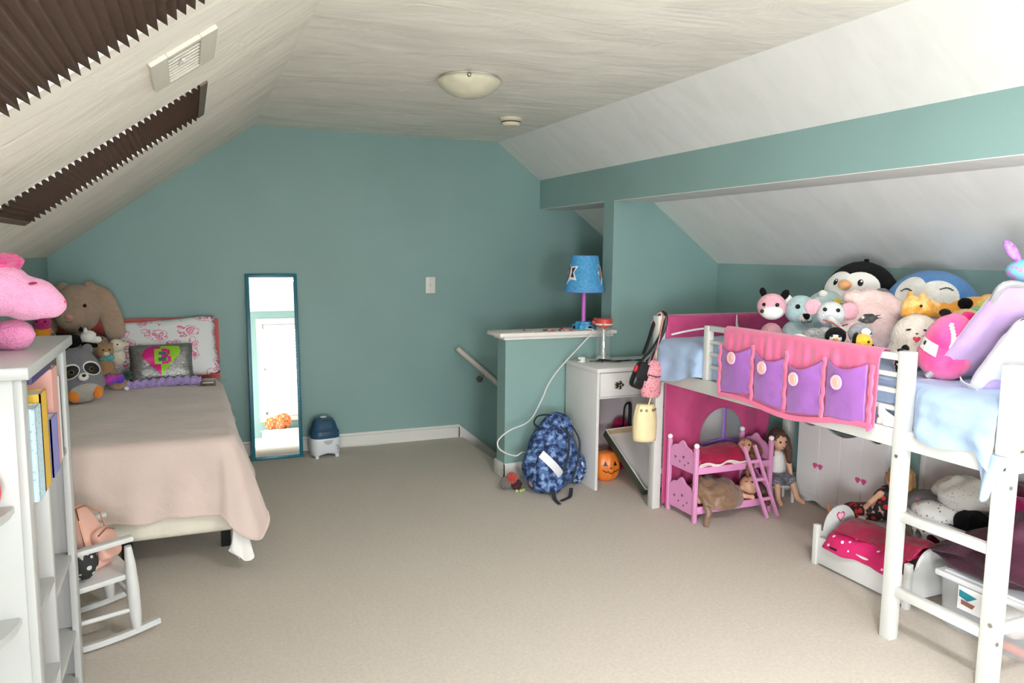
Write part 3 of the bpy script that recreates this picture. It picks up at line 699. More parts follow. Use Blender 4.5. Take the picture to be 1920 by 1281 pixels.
b = MB(); b.tube([(-.30, 0, .178), (-.15, 0, .186), (.15, 0, .187), (.30, 0, .185)], .004, seg=6); b.build('seam', mat('white_sheet', (234, 231, 228)), bm_c)
# silver sequin cushion with heart-shield letter
sq = thing('sequin_cushion', 'silver sequin cushion with a magenta and lime letter B shield', 'cushion', (-.17, 4.985, .735), (R(-24), R(-1), 0))
seqm = mat('silver_sequins', (150, 150, 148), .32, metal=.75, var=(60, .3, 3), bump=(120, .9, .004))
o = cushion(.36, .25, .11, wr=.006, seed=7, p=3.4).build('sequin_face', seqm, sq, angle=0)
mag = mat('magenta_sequins', (206, 30, 128), .35, metal=.25, bump=(140, .6, .003)); lime = mat('lime_sequins', (150, 204, 44), .35, metal=.25, bump=(140, .6, .003))
dv = (0, -1, 0)
decal('shield_magenta', o, (0, 0, .005), dv, [(0, -.095), (-.105, .03), (-.085, .075), (-.05, .088), (0, .088)], mag, off=.002)
decal('shield_lime', o, (0, 0, .005), dv, [(.0, -.095), (.11, .045), (.10, .085), (.0, .088)], lime, off=.002)
for nm, mm, rects in (('letter_lime', lime, ((-.035, -.012, -.025, .07), (-.035, .006, .052, .07), (-.035, .004, .014, .03), (-.035, .006, -.025, -.009))),
                      ('letter_magenta', mag, ((.004, .034, .052, .07), (.034, .05, .03, .062), (.002, .04, .014, .032), (.038, .055, -.016, .02), (.004, .042, -.025, -.007)))):
    for (x0, x1, z0, z1) in rects: decal(nm, o, (0, 0, .005), dv, [(x0, z0), (x1, z0), (x1, z1), (x0, z1)], mm, sq, off=.0045, rings=3)
for (x0, x1, z0, z1) in ((-.012, .03, .032, .05), (-.012, .03, -.007, .014)): decal('letter_gap', o, (0, 0, .005), dv, [(x0, z0), (x1, z0), (x1, z1), (x0, z1)], mat('blue_grey_sequins', (70, 110, 120), .4, metal=.3), sq, off=.004, rings=3)
b = MB()
def ruf(u, v):
    a = 2*math.pi*v; r = .028*(1+.25*nz(u*40, v*6, 1)+.2*math.sin(u*60+v*9))
    return V((-.215+.43*u, -.06+1.5*r*math.cos(a)+.015*math.sin(u*5), -.145+r*math.sin(a)*.9+.012*math.sin(u*3)))
b.grid(ruf, 70, 10); bmesh.ops.remove_doubles(b.bm, verts=b.bm.verts, dist=.0004); bmesh.ops.holes_fill(b.bm, edges=[e for e in b.bm.edges if e.is_boundary], sides=0)
b.build('lilac_fleece', mat('lilac_fleece', (176, 150, 212), .95, var=(50, .2, 4), bump=(90, .9, .01), sheen=.5), sq, angle=0)
# odds and ends on the blanket
t = thing('cassette_pack', 'small clear bag with a brown and black cassette shaped toy', 'toy', (.085, 4.82, .612), (R(4), 0, R(-4)))
b = MB(); b.bx(-.042, .042, -.02, .02, .002, .028, bevel=.003); b.build('cassette', mat('brown_cassette', (92, 80, 62), .4), t)
for x in (-.018, .018):
    b = MB(); b.cyl((x, -.021, .013), (x, -.0195, .013), .005, seg=12); b.build('reel', black_m, t)
b = MB(); b.bx(-.03, .03, -.0212, -.0202, .018, .025); b.build('sticker', mat('pale_sticker', (206, 196, 176), .5), t)
b = MB(); b.grid(lambda u, v: V((-.065+.17*u, -.03+.10*v, .0305+.006*nz(u*5, v*5, 2)-.026*(abs(2*u-1.1)**3))), 14, 8); b.build('bag', clear('clear_bag', (235, 225, 225), .12, .1, .2), t)
b = MB(); b.ell((-.352, 4.80, .624), (.014, .012, .011)); b.cyl((-.352, 4.795, .614), (-.346, 4.80, .624), .006, seg=8)
one('white_pom', b, white_fl, 'tiny white pom on the blanket beside the lilac fleece', 'pom', base=(-.352, 4.8, .613))

# ------------------------------------------------------------------ soft toys on the bed
def eyes(body, pts, r=.006, m_=None, name='eye'):
    for p in pts:
        b = MB(); b.ell(p, r, u=12, v=8); b.build(name, m_ or black_eye, body)
# big lop-eared bunny
t = thing('plush_bunny', 'large beige lop eared plush bunny sitting in the bed corner', 'plush toy', (-.605, 5.12, .605))
bn = plush('beige_plush', (178, 152, 132))
b = MB(); b.ell((0, .02, .16), (.15, .12, .17)); b.ell((.07, -.08, .05), (.07, .10, .05)); b.ell((-.1, -.08, .05), (.07, .10, .05)); b.cap((.10, -.02, .25), (.14, -.09, .14), .05, .042); b.cap((-.12, -.02, .25), (-.15, -.09, .14), .05, .042)
blob('body', b, bn, t, voxel=.012, it=4, fuzz=.003)
b = MB(); b.ell((-.01, -.02, .46), (.135, .12, .145)); b.ell((-.03, -.10, .41), (.085, .06, .07))
hd = blob('head', b, bn, t, voxel=.010, it=5, fuzz=.003)
for s, pts in ((1, [(.06, -.0, .585), (.13, -.02, .54), (.165, -.035, .43), (.19, -.04, .32), (.20, -.045, .27)]), (-1, [(-.08, .0, .58), (-.14, -.01, .53), (-.165, -.02, .42), (-.175, -.03, .33), (-.175, -.03, .28)])):
    b = MB(); b.tube([V(p) for p in pts], [.035, .055, .066, .062, .03], seg=14, flat=.45, upv=(0, 1, 0)); b.ell(pts[0], .04)
    blob('ear', b, bn, t, voxel=.009, it=5, fuzz=.003)
eyes(hd, [(.045, -.128, .485), (-.085, -.125, .485)], .011)
b = MB(); b.ell((-.035, -.158, .425), (.022, .012, .015)); b.build('nose', plush('pink_nose', (222, 160, 150)), hd)
b = MB(); b.tube([(-.055, -.154, .398), (-.035, -.158, .39), (-.015, -.154, .398)], .0025, seg=6); b.build('mouth', mat('brown_thread', (110, 82, 70), .8), hd)
# round raccoon
t = thing('plush_raccoon', 'round grey plush raccoon with dark eye patches and orange feet', 'plush toy', (-.535, 4.50, .606), (R(-4), R(-6), R(20)))
rc = plush('grey_plush', (132, 130, 136))
b = MB(); b.ell((0, 0, .15), (.115, .10, .15)); b.ell((0, .0, .1), (.12, .105, .10))
bd = blob('body', b, rc, t, voxel=.008, it=6, fuzz=.001)
for s in (-1, 1):
    b = MB(); b.ell((s*.065, .01, .275), (.03, .018, .035), rot=(0, s*.5, 0)); blob('ear', b, rc, t, voxel=.006, it=3)
    decal('eye_rim', bd, (s*.052, -.1, .185), (0, -1, .05), circ(.047, .036, rot=s*-28), white_fl, off=.002)
    decal('eye_patch', bd, (s*.05, -.1, .183), (0, -1, .05), circ(.040, .029, rot=s*-28), mat('black_patch', (24, 22, 24), .7), off=.0035)
    decal('iris', bd, (s*.046, -.1, .181), (0, -1, .05), circ(.013), mat('gold_iris', (120, 98, 70), .2), off=.005, rings=3)
    decal('pupil', bd, (s*.046, -.1, .181), (0, -1, .05), circ(.009), black_eye, off=.0065, rings=3)
    b = MB(); b.ell((s*.058, -.085, .055), (.025, .02, .034), rot=(0, s*.3, 0)); b.build('foot', plush('orange_plush', (240, 140, 50)), t)
decal('belly', bd, (0, -.1, .06), (0, -1, -.15), circ(.078, .052), plush('pale_grey_plush', (186, 182, 172)), off=.0025)
b = MB(); b.ell((0, -.105, .15), (.026, .018, .022)); mz = b.build('muzzle', white_fl, t)
b = MB(); b.ell((0, -.122, .157), (.010, .006, .008)); b.build('nose', black_eye, mz)
# small husky, lying on the heap
t = thing('plush_dog', 'small black and white plush dog lying on the toy heap', 'plush toy', (-.56, 4.78, .87), (0, 0, R(30)))
bk = plush('black_plush', (20, 19, 22), sh=.05)
b = MB(); b.ell((-.05, .02, .04), (.06, .045, .04)); b.cap((.0, -.03, .02), (.05, -.05, .012), .016, .014); b.cap((-.09, -.02, .02), (-.11, -.05, .01), .016, .014); b.ell((-.10, .03, .06), (.05, .035, .03)); blob('body', b, bk, t, voxel=.006, it=3)
b = MB(); b.ell((.035, -.005, .055), (.045, .04, .04)); b.ell((.075, -.015, .04), (.026, .022, .02)); hd = blob('head', b, white_fl, t, voxel=.005, it=4)
for s in (-1, 1):
    b = MB(); b.lathe([(.013, 0), (.010, .015), (0, .03)], (.01, s*.028, .088), seg=10); b.build('ear', white_fl if s < 0 else bk, hd)
eyes(hd, [(.068, -.035, .066), (.064, .028, .068)], .006)
b = MB(); b.ell((.10, -.018, .045), (.006, .008, .006)); b.build('nose', black_eye, hd)
# more of the heap: tan toy with teal face, rainbow toy, brown toy, white toy, purple one
def heap_toy(name, label, loc, rz, parts, eyes_=None, s=1):
    t = thing(name, label, 'plush toy', loc, (0, 0, R(rz)), group='small soft toys heaped on the bed'); first = None
    for nm, m_, els in parts:
        b = MB()
        for e in els:
            if len(e) == 2: b.ell(V(e[0])*s, [x*s for x in e[1]] if not isinstance(e[1], (int, float)) else e[1]*s)
            else: b.cap(V(e[0])*s, V(e[1])*s, e[2]*s, (e[3] if len(e) > 3 else e[2])*s)
        o = blob(nm, b, m_, t, voxel=.0055*max(1, s*.9), it=3, fuzz=.001); first = first or o
    if eyes_:
        for p in eyes_:
            b = MB(); b.ell(V(p[:3])*s, p[3]*s if len(p) > 3 else .005*s, u=12, v=8); b.build('eye', black_eye, t)
    return t
tan = plush('tan_plush', (170, 132, 92)); cr = plush('cream_plush', (226, 216, 196)); rb = mat('rainbow_plush', (210, 60, 150), .95, var=(14, .1, 3, .35, .62), rgb2=(90, 60, 190), bump=(150, .6, .006), sheen=.3)
heap_toy('plush_bear', 'small tan plush bear with teal scarf on the toy heap', (-.455, 4.83, .69), 15, [('body', tan, [((0, 0, .06), (.05, .045, .06)), ((.03, -.04, .02), .022), ((-.03, -.04, .02), .022)]), ('head', tan, [((0, -.01, .15), (.045, .042, .042)), ((.035, 0, .185), .014), ((-.035, 0, .185), .014)]), ('scarf', plush('teal_knit', (90, 180, 180)), [((.02, -.045, .115), (.02, .012, .02)), ((0, -.01, .108), (.04, .04, .013))]), ('muzzle', cr, [((0, -.05, .14), (.018, .013, .014))])], [(.016, -.048, .162), (-.016, -.048, .162)])
heap_toy('plush_lamb', 'small cream plush lamb leaning on the printed pillow', (-.40, 4.93, .74), -10, [('body', cr, [((0, 0, .05), (.045, .04, .05))]), ('head', cr, [((0, -.015, .12), (.042, .04, .04)), ((.045, 0, .125), (.022, .01, .014)), ((-.045, 0, .125), (.022, .01, .014))])], [(.016, -.05, .13), (-.016, -.05, .13)])
heap_toy('plush_caterpillar', 'small rainbow striped plush caterpillar on the toy heap', (-.425, 4.74, .655), 25, [('body', rb, [((-.05, 0, .03), .03), ((0, 0, .033), .032), ((.045, -.01, .035), .03)]), ('head', plush('dark_green_plush', (40, 70, 56)), [((.085, -.015, .05), .028)])], [(.10, -.038, .056), (.075, -.042, .056)])
heap_toy('plush_parrot', 'small rainbow plush parrot behind the bookshelf top', (-.73, 4.7, .83), 0, [('body', mat('rainbow_plush_bright', (236, 160, 40), .95, var=(9, .1, 2, .4, .6), rgb2=(206, 40, 140), bump=(150, .6, .006), sheen=.3), [((0, 0, .09), (.06, .05, .09))]), ('wing', plush('green_plush', (60, 130, 70)), [((.05, -.02, .08), (.02, .035, .06))]), ('head', plush('magenta_plush', (206, 50, 130)), [((0, -.01, .19), (.045, .042, .042))])], [(.02, -.048, .2), (-.02, -.048, .2)])
heap_toy('plush_monkey', 'brown plush monkey under the husky on the toy heap', (-.60, 4.83, .61), 20, [('body', plush('brown_plush', (126, 96, 72)), [((0, 0, .09), (.08, .07, .09)), ((.05, -.07, .03), .03), ((-.05, -.07, .03), .03)]), ('head', plush('brown_plush', (126, 96, 72)), [((.0, -.01, .2), (.055, .05, .05))])], [(.02, -.058, .21), (-.02, -.058, .21)])
heap_toy('plush_bag_bear', 'tan plush in a clear crinkled wrapper beside the pillow', (-.40, 4.83, .612), -20, [('body', plush('caramel_plush', (186, 150, 116)), [((0, 0, .035), (.05, .04, .035)), ((.03, -.02, .065), (.035, .03, .03))])], [(.045, -.045, .075), (.018, -.048, .075)])
# ------------------------------------------------------------------ lamp and clutter on the half-wall cap
t = thing('table_lamp', 'blue shaded table lamp with purple stem on the half wall cap', 'lamp', (2.378, 4.375, .929), (0, 0, R(-12)))
lb = mat('sky_blue_plastic', (70, 160, 206), .35)
b = MB(); pts = []
for k in range(48):
    a = 2*math.pi*k/48; r = .066+.010*math.cos(6*a); pts.append((r*math.cos(a), r*math.sin(a)))
b.prism(pts, .03, bevel=.004); b.prism([(x*.72, y*.72) for x, y in pts], .018, Matrix.Translation((0, 0, .03)), bevel=.004); base = b.build('base', lb, t)
for a in (-70, 10, 110, 200):
    b = MB(); b.cyl((.071*math.cos(R(a)), .071*math.sin(R(a)), .014), (.076*math.cos(R(a)), .076*math.sin(R(a)), .014), .011, seg=14); b.build('paw_dot', black_m, base)
b = MB(); b.cyl((0, 0, .045), (0, 0, .27), .014, seg=20); b.build('stem', mat('orchid_stem', (186, 96, 190), .35), t)
b = MB(); b.cyl((0, 0, .262), (0, 0, .29), .02, seg=16); b.ell((0, 0, .33), (.028, .028, .045)); b.build('bulb_socket', black_m, t)
b = MB(); b.lathe([(.135, .243), (.0875, .478), (.0862, .478), (.1337, .243), (.135, .243)], seg=56)
sh = b.build('shade', mat('glitter_blue_shade', (74, 152, 204), .6, var=(70, .22, 4), bump=(120, .2, .002)), t, angle=60)
b = MB()
for z, r in ((.4775, .0872), (.2435, .1348)): b.tube([(r*math.cos(2*math.pi*k/40), r*math.sin(2*math.pi*k/40), z) for k in range(40)], .0022, seg=6, closed=True)
b.build('wire_rim', mat('lilac_rim', (120, 110, 190), .4), sh)
star = [(-.035, .06), (-.01, .035), (.045, .045), (.022, .0), (.05, -.05), (.005, -.045), (-.04, -.085), (-.03, -.02), (-.05, .0), (-.028, .02)]
for ang in (205, 330, 85):
    d = V((math.cos(R(ang)), math.sin(R(ang)), .2)); c = V((.11*math.cos(R(ang)), .11*math.sin(R(ang)), .37))
    decal('print_edge', sh, c, d, star, mat('print_white', (236, 240, 244), .6), off=.0012)
    decal('print_shape', sh, c, d, [(-.03, .05), (-.012, .03), (-.014, -.03), (-.034, -.072), (-.034, -.01)], mat('print_brown', (150, 100, 60), .6), off=.0024)
    decal('print_shape', sh, c, d, [(.0, .028), (.03, .034), (.015, .0), (.028, -.034), (.0, -.03), (.006, 0)], mat('print_dark', (40, 28, 50), .6), off=.0024)
b = MB(); pts = [(2.36, 4.32, .935), (2.374, 4.25, .937), (2.372, 4.236, .92), (2.30, 4.228, .855), (2.134, 4.222, .702), (2.05, 4.215, .60), (2.008, 4.2, .526), (1.925, 4.16, .422), (1.85, 4.12, .385), (1.757, 4.10, .365), (1.69, 4.085, .335), (1.656, 4.08, .297), (1.673, 4.07, .251), (1.773, 4.085, .202), (1.83, 4.10, .215), (1.95, 4.22, .15), (2.05, 4.27, .02)]
def smoothpath(p, n=6):
    p = [V(q) for q in p]; o = []
    for i in range(len(p)-1):
        a, b_, c, d = p[max(0, i-1)], p[i], p[i+1], p[min(len(p)-1, i+2)]
        for k in range(n):
            s = k/n; o.append(.5*((2*b_)+(c-a)*s+(2*a-5*b_+4*c-d)*s*s+(3*b_-a-3*c+d)*s**3))
    return o+[p[-1]]
b.tube(smoothpath(pts), .0042, seg=8); one('lamp_cord', b, trim_w, 'long white lamp cord drooping down the half wall to the backpack', 'cord', base=(2.0, 4.2, .4))
rnd = random.Random(4)
bead = [mat('red_bead', (196, 62, 60), .4), mat('brown_bead', (110, 74, 60), .5), mat('pink_bead', (232, 150, 160), .4)]
for k in range(14):
    x = 1.93+.3*rnd.random() if k > 8 else 2.06+.2*rnd.random(); y = 4.26+.16*rnd.random()
    b = MB(); r = .005+.006*rnd.random(); b.box((0, 0, .0035), (r*2.2, r*1.4, .007), rot=(0, 0, rnd.random()*3), bevel=.002); b.ell((r*.8, 0, .005), .004, u=8, v=6)
    o = b.build('bead_charm', bead[k % 3]); o.location = (x, y, .9292); tag(o, 'tiny bead charm, one of those scattered along the half wall cap', 'bead', 'bead charms on the half wall cap')
t = thing('toy_car', 'small red and black toy beside the lamp on the half wall cap', 'toy', (2.49, 4.40, .929), (0, 0, R(-20)))
b = MB(); b.bx(-.035, .035, -.02, .02, .012, .05, bevel=.008); b.bx(-.02, .02, -.018, .018, .048, .068, bevel=.006); b.build('body', mat('red_toy_plastic', (206, 60, 56), .35), t)
for x in (-.022, .022):
    for y in (-.022, .022):
        b = MB(); b.cyl((x, y-.004, .012), (x, y+.004, .012), .012, seg=14); b.build('wheel', black_m, t)
b = MB(); b.ell((-.05, 0, .035), (.02, .018, .035)); b.build('driver', black_m, t)

# ------------------------------------------------------------------ white desk
DX0, DX1, DY0, DY1 = 2.205, 3.15, 3.868, 4.28
t = thing('desk', 'white desk with one drawer over an open bay beside the half wall', 'desk', (2.68, 4.07, 0))
dw = mat('desk_white', (224, 221, 219), .4, var=(8, .015))
def dpanel(name, *a, m_=dw, parent=None):
    b = MB(); b.bx(*a, bevel=.002); return b.build(name, m_, parent or t, world=True)
dpanel('desk_top', DX0-.008, DX1+.008, DY0-.012, DY1, .719, .744)
dpanel('side_panel', DX0, DX0+.018, DY0, DY1-.004, 0, .719); dpanel('side_panel', DX1-.018, DX1, DY0, DY1-.004, 0, .719); dpanel('side_panel', 2.66, 2.678, DY0+.004, DY1-.004, 0, .719)
dpanel('back_panel', DX0+.018, DX1-.018, DY1-.012, DY1-.004, .05, .719, m_=mat('desk_back', (206, 198, 204), .5))
dpanel('drawer_rail', DX0+.018, 2.66, DY0+.02, DY1-.02, .555, .567)
dr = dpanel('drawer', DX0+.021, 2.655, DY0-.002, DY0+.018, .572, .714)
kn = mat('pewter', (120, 112, 102), .35, metal=.9)
b = MB(); b.cyl((2.345, DY0-.012, .64), (2.345, DY0-.002, .64), .008, seg=10)
for k in range(5):
    a = 2*math.pi*k/5; b.ell((2.345+.022*math.cos(a), DY0-.016, .64+.017*math.sin(a)), (.012, .006, .010), u=10, v=8)
b.ell((2.345, DY0-.02, .64), .009, u=12, v=8); b.build('knob', kn, dr, world=True)
for k, (z0, z1) in enumerate(((.02, .24), (.245, .48), (.485, .714))):
    d2 = dpanel('drawer', 2.681, DX1-.02, DY0-.002, DY0+.018, z0, z1)
    b = MB(); b.ell((2.905, DY0-.016, (z0+z1)/2), (.02, .012, .016)); b.build('knob', kn, d2, world=True)
# clear bottle with a red lid
t = thing('clear_bottle', 'tall clear cylinder bottle with red lid on the white desk', 'bottle', (2.415, 4.17, .7445))
b = MB(); b.lathe([(0, .001), (.05, .001), (.052, .006), (.051, .02), (.046, .03), (.046, .2), (.05, .215), (.05, .22)], seg=32); b.build('cylinder', clear('clear_bottle_plastic', (225, 235, 232), .12, .05, .14), t)
b = MB(); b.lathe([(0, .005), (.044, .005), (.042, .022), (.03, .03), (.018, .034), (.012, .06), (.01, .2), (0, .2)], seg=24); b.build('inner_stem', clear('inner_clear', (240, 240, 240), .4, .1, .2), t)
b = MB(); b.lathe([(.052, .222), (.054, .222), (.054, .262), (.05, .268), (0, .268), (0, .262), (.05, .262)], seg=32); b.build('lid', mat('red_lid', (206, 74, 66), .35), t)
b = MB(); b.lathe([(.0545, .228), (.056, .23), (.056, .236), (.0545, .238)], seg=32); b.build('lid_band', mat('cream_band', (230, 220, 205), .4), t)
b = MB(); b.ell((-.02, -.04, .225), (.018, .012, .018)); b.build('red_charm', mat('red_lid', (206, 74, 66)), t)
t = thing('charger_plug', 'small white cube charger plug on the desk top', 'charger', (2.238, 4.13, .7445), (0, 0, R(20)))
b = MB(); b.bx(-.017, .017, -.017, .017, 0, .034, bevel=.004); b.build('cube', mat('glossy_white', (240, 240, 238), .25), t)
for y in (-.006, .006):
    b = MB(); b.bx(-.034, -.016, y-.001, y+.001, .012, .02); b.build('prong', chrome, t, smooth=False)
for k in range(3):
    b = MB(); pts = [(2.30+.03*k, 4.14-.03*k, .748), (2.37, 4.10+.02*k, .751+.003*k), (2.46, 4.06+.03*math.sin(k*2), .7485+.004*k), (2.55, 4.10-.03*k, .75+.003*k), (2.63, 4.06+.02*k, .7485), (2.72, 4.08+.01*k, .7485)]
    b.tube(smoothpath(pts), .0028, seg=6)
    one('charging_cable', b, black_m, ('black charging cable lying nearest the desk edge', 'black charging cable in the middle of the desk top', 'black charging cable nearest the half wall on the desk')[(2, 1, 0)[k]], 'cable', 'cables on the desk', base=(2.5, 4.1, .7445))

# ------------------------------------------------------------------ things under the desk
t = thing('shallow_tray', 'shallow white tray with dark green sides leaning under the desk', 'tray', (2.42, 3.66, .003))
u_ = V((1, .12, 0)).normalized(); v_ = V((-.09, .39, .275)); VL = v_.length; v_.normalize(); w_n = u_.cross(v_).normalized(); v_ = w_n.cross(u_)
TM = Matrix.Translation((2.425, 3.655, .045)) @ Matrix((u_, v_, w_n)).transposed().to_4x4()
def trayp(name, m_, *a):
    b = MB(); b.bx(*a, bevel=.0015); bmesh.ops.transform(b.bm, matrix=TM, verts=b.bm.verts); b.build(name, m_, t, world=True)
TW = .30; dg = mat('dark_green_card', (66, 74, 58), .5); tn = mat('tan_card', (196, 168, 130), .6)
trayp('floor', mat('tray_white', (226, 222, 222), .45), .006, TW-.006, .006, VL-.006, -.05, -.044)
for nm, a in (('left_wall', (0, .005, 0, VL, -.05, 0)), ('right_wall', (TW-.005, TW, 0, VL, -.05, 0)), ('lower_wall', (0, TW, 0, .005, -.05, 0)), ('upper_wall', (0, TW, VL-.005, VL, -.05, 0))): trayp(nm, dg, *a)
trayp('tan_lining', tn, .006, TW-.006, VL-.007, VL-.0052, -.044, -.001); trayp('tan_lining', tn, TW-.007, TW-.0052, .006, VL-.006, -.044, -.001)
trayp('white_rim', mat('tray_white', (226, 222, 222)), -.002, .006, -.002, VL+.002, -.001, .003); trayp('white_rim', mat('tray_white', (226, 222, 222)), 0, TW, -.002, .006, -.001, .003); trayp('white_rim', mat('tray_white', (226, 222, 222)), 0, TW, VL-.006, VL+.002, -.001, .003)
t = thing('pumpkin_bucket', 'orange jack o lantern bucket with carved face under the desk', 'bucket', (2.385, 4.06, 0), (0, 0, R(-8)))
orange = mat('orange_plastic', (234, 128, 48), .35, var=(12, .05))
def pump(u, v):
    a = 2*math.pi*u; ph = -1.25+2.3*v; r = .094*(1+.035*math.cos(8*a))*math.cos(ph*.92)**.75
    return V((r*math.cos(a), r*math.sin(a), .095+.095*math.sin(ph)/math.sin(1.25)))
b = MB(); b.grid(pump, 64, 24, closed_u=True); bmesh.ops.holes_fill(b.bm, edges=[e for e in b.bm.edges if e.is_boundary], sides=0); pb_ = b.build('shell', orange, t, angle=0)
for s in (-1, 1): decal('eye', pb_, (s*.034, -.1, .125), (s*.15, -1, .12), [(-.014, -.014), (.014, -.014), (0, .016)], black_m, off=.002, rings=3)
decal('nose', pb_, (0, -.1, .098), (0, -1, 0), [(-.006, -.006), (.006, -.006), (0, .007)], black_m, off=.002, rings=2)
for k in range(6):
    x = -.045+.018*k; zz = .062+.006*abs(k-2.5); decal('mouth', pb_, (x+.006, -.1, zz), (0, -1, 0), [(-.010, .005*(-1)**k+.003), (.010, -.005*(-1)**k+.003), (.010, -.005*(-1)**k-.003), (-.010, .005*(-1)**k-.003)], black_m, off=.002, rings=2)
b = MB(); b.tube([(-.075, 0, .165), (-.06, .0, .185), (0, 0, .197), (.06, 0, .185), (.075, 0, .165)], .0035, seg=6); b.build('handle', black_m, t)
t = thing('crimson_bag', 'crimson bag with black loop handle behind the tilted tray', 'bag', (2.572, 4.20, 0))
b = softbox(.15, .10, .36, 3, .8); b.build('body', cloth('crimson_cloth', (150, 24, 74)), t)
b = MB(); b.tube(smoothpath([(.0, -.035, .29), (-.005, -.05, .36), (.0, -.05, .43), (.022, -.045, .455), (.048, -.04, .44), (.052, -.03, .30)]), .011, seg=8, flat=.5); b.build('handle', black_m, t)

# ------------------------------------------------------------------ blue backpack slumped on the floor
t = thing('school_backpack', 'blue patterned school backpack slumped against the white desk', 'backpack', (1.985, 4.02, 0), (0, 0, R(8)))
den = spots('blue_camo_print', (74, 104, 156), (28, 44, 84), 30, .47, .75, rgb3=(132, 160, 202), kind='NOISE')
b = MB(); b.ell((.02, .02, .21), (.165, .12, .205), rot=(R(-10), R(4), 0)); b.ell((-.05, -.01, .15), (.15, .12, .145)); b.ell((.05, .03, .36), (.105, .085, .10)); b.ell((.10, .0, .14), (.10, .11, .13)); b.ell((-.10, -.05, .09), (.10, .09, .088))
body = blob('body', b, den, t, voxel=.010, it=4, fuzz=.010, fscale=11)
b = MB(); b.ell((-.055, -.105, .165), (.115, .05, .135), rot=(R(-14), R(-10), 0)); b.ell((-.07, -.12, .10), (.11, .05, .088)); blob('front_pocket', b, den, t, voxel=.008, it=4, fuzz=.008, fscale=14)
b = MB(); b.ell((.16, -.02, .12), (.05, .08, .115), rot=(0, R(-8), R(20))); blob('side_pocket', b, spots('blue_camo_fine', (96, 128, 178), (30, 44, 84), 46, .5, .75, rgb3=(214, 222, 236), kind='NOISE'), t, voxel=.008, it=3, fuzz=.008, fscale=16)
blk = mat('black_webbing', (44, 46, 54), .7, bump=(160, .4, .002))
b = MB(); b.tube(smoothpath([(-.07, .03, .37), (-.115, .02, .41), (-.10, .01, .45), (-.04, .01, .455), (.02, .02, .44)]), .010, seg=8, flat=.5); b.build('haul_loop', blk, t)
b = MB(); b.tube(smoothpath([(.0, -.09, .40), (.05, -.10, .34), (.035, -.13, .25), (-.01, -.165, .19), (-.03, -.17, .12)]), .006, seg=6); b.build('zip', blk, t)
b = MB(); b.tube(smoothpath([(.12, -.04, .38), (.14, -.09, .30), (.11, -.125, .2), (.04, -.165, .09)]), .006, seg=6); b.build('zip', blk, t)
b = MB()
def refl_(u, v):
    p = V((-.165+.125*u, -.135-.045*math.sin(math.pi*u*.8), .265-.14*u)); return p+V((.018, -.004, .022))*(v-.5)*1.6
b.grid(refl_, 12, 2, thick=.003); b.build('reflective_strip', mat('reflective_white', (226, 228, 234), .35), t)
for pts in ([(-.08, -.13, .06), (-.11, -.20, .012), (-.125, -.25, .006), (-.135, -.29, .005)], [(.03, -.17, .04), (-.01, -.215, .010), (-.06, -.235, .006), (-.10, -.25, .006)]):
    b = MB(); b.tube(smoothpath(pts), .012, seg=6, flat=.16, upv=(0, 0, 1)); b.build('strap_tail', blk, t)
b = MB(); b.ell((-.17, -.06, .075), (.025, .02, .03)); b.build('zip_charm', mat('orange_charm', (214, 120, 60), .5, var=(60, .3), rgb2=(70, 90, 130)), t)
t = thing('pompom_keychain', 'red and grey pompom keychain on the carpet beside the backpack', 'keychain', (1.755, 4.06, 0))
b = MB(); b.ell((-.01, 0, .075), .036); blob('red_pompom', b, mat('red_fuzz', (190, 54, 40), .95, bump=(80, 1, .02), sheen=.4), t, voxel=.005, it=1, fuzz=.006, fscale=90)
b = MB(); b.ell((-.045, .015, .045), .036); blob('grey_pompom', b, mat('grey_fuzz', (120, 108, 106), .95, bump=(80, 1, .02), sheen=.4), t, voxel=.005, it=1, fuzz=.007, fscale=90)
b = MB(); b.ell((.015, -.01, .035), (.032, .028, .034)); blob('plum_pompom', b, mat('plum_fuzz', (84, 40, 52), .95, bump=(80, 1, .02)), t, voxel=.005, it=1, fuzz=.006, fscale=90)
for x, y in ((.0, -.05), (.025, -.055), (.045, -.045)):
    b = MB(); b.ell((x, y, .009), (.012, .009, .009)); b.build('green_bead', mat('lime_bead', (170, 200, 110), .4), t)

# ------------------------------------------------------------------ bags hung from the loft bed post
t = thing('black_bag', 'small black handbag hanging by its strap from the bed post', 'handbag', (2.20, 3.45, .70), (0, R(22), 0))
lea = mat('black_leather', (26, 24, 27), .35, bump=(60, .2, .004))
softbox(.085, .06, .15, 4, .9).build('body', lea, t)
b = MB(); b.grid(lambda u, v: V((-.04+.08*u, -.033-.004*math.sin(3.1*u), .14-.085*v+.0*u)), 8, 8, thick=.004); b.build('flap', lea, t)
b = MB(); b.ell((.03, .0, .18), (.022, .016, .05), rot=(0, .1, 0)); b.build('side_pouch', lea, t)
b = MB(); b.ell((-.045, -.012, .10), (.012, .012, .022)); b.build('red_tassel', mat('red_tassel', (190, 34, 50), .6), t)
b = MB(); pts = [(2.25, 3.455, .85), (2.29, 3.445, .89), (2.335, 3.445, .95), (2.375, 3.452, 1.02), (2.39, 3.463, 1.085), (2.375, 3.49, 1.1), (2.345, 3.50, 1.05), (2.30, 3.485, .95), (2.26, 3.47, .88)]
b.tube(smoothpath(pts), .013, seg=8, flat=.3); b.build('strap', lea, t, world=True)
t = thing('pink_bag', 'pink speckled bucket bag hanging beside the black handbag', 'handbag', (2.285, 3.432, .645), (0, R(6), 0))
pks = spots('pink_speckle', (218, 148, 156), (170, 70, 90), 110, .3, .6)
b = MB(); b.lathe([(0, .0), (.05, .004), (.062, .03), (.058, .09), (.045, .14), (.032, .17), (.0, .172)], seg=24, sy=.6); b.build('body', pks, t)
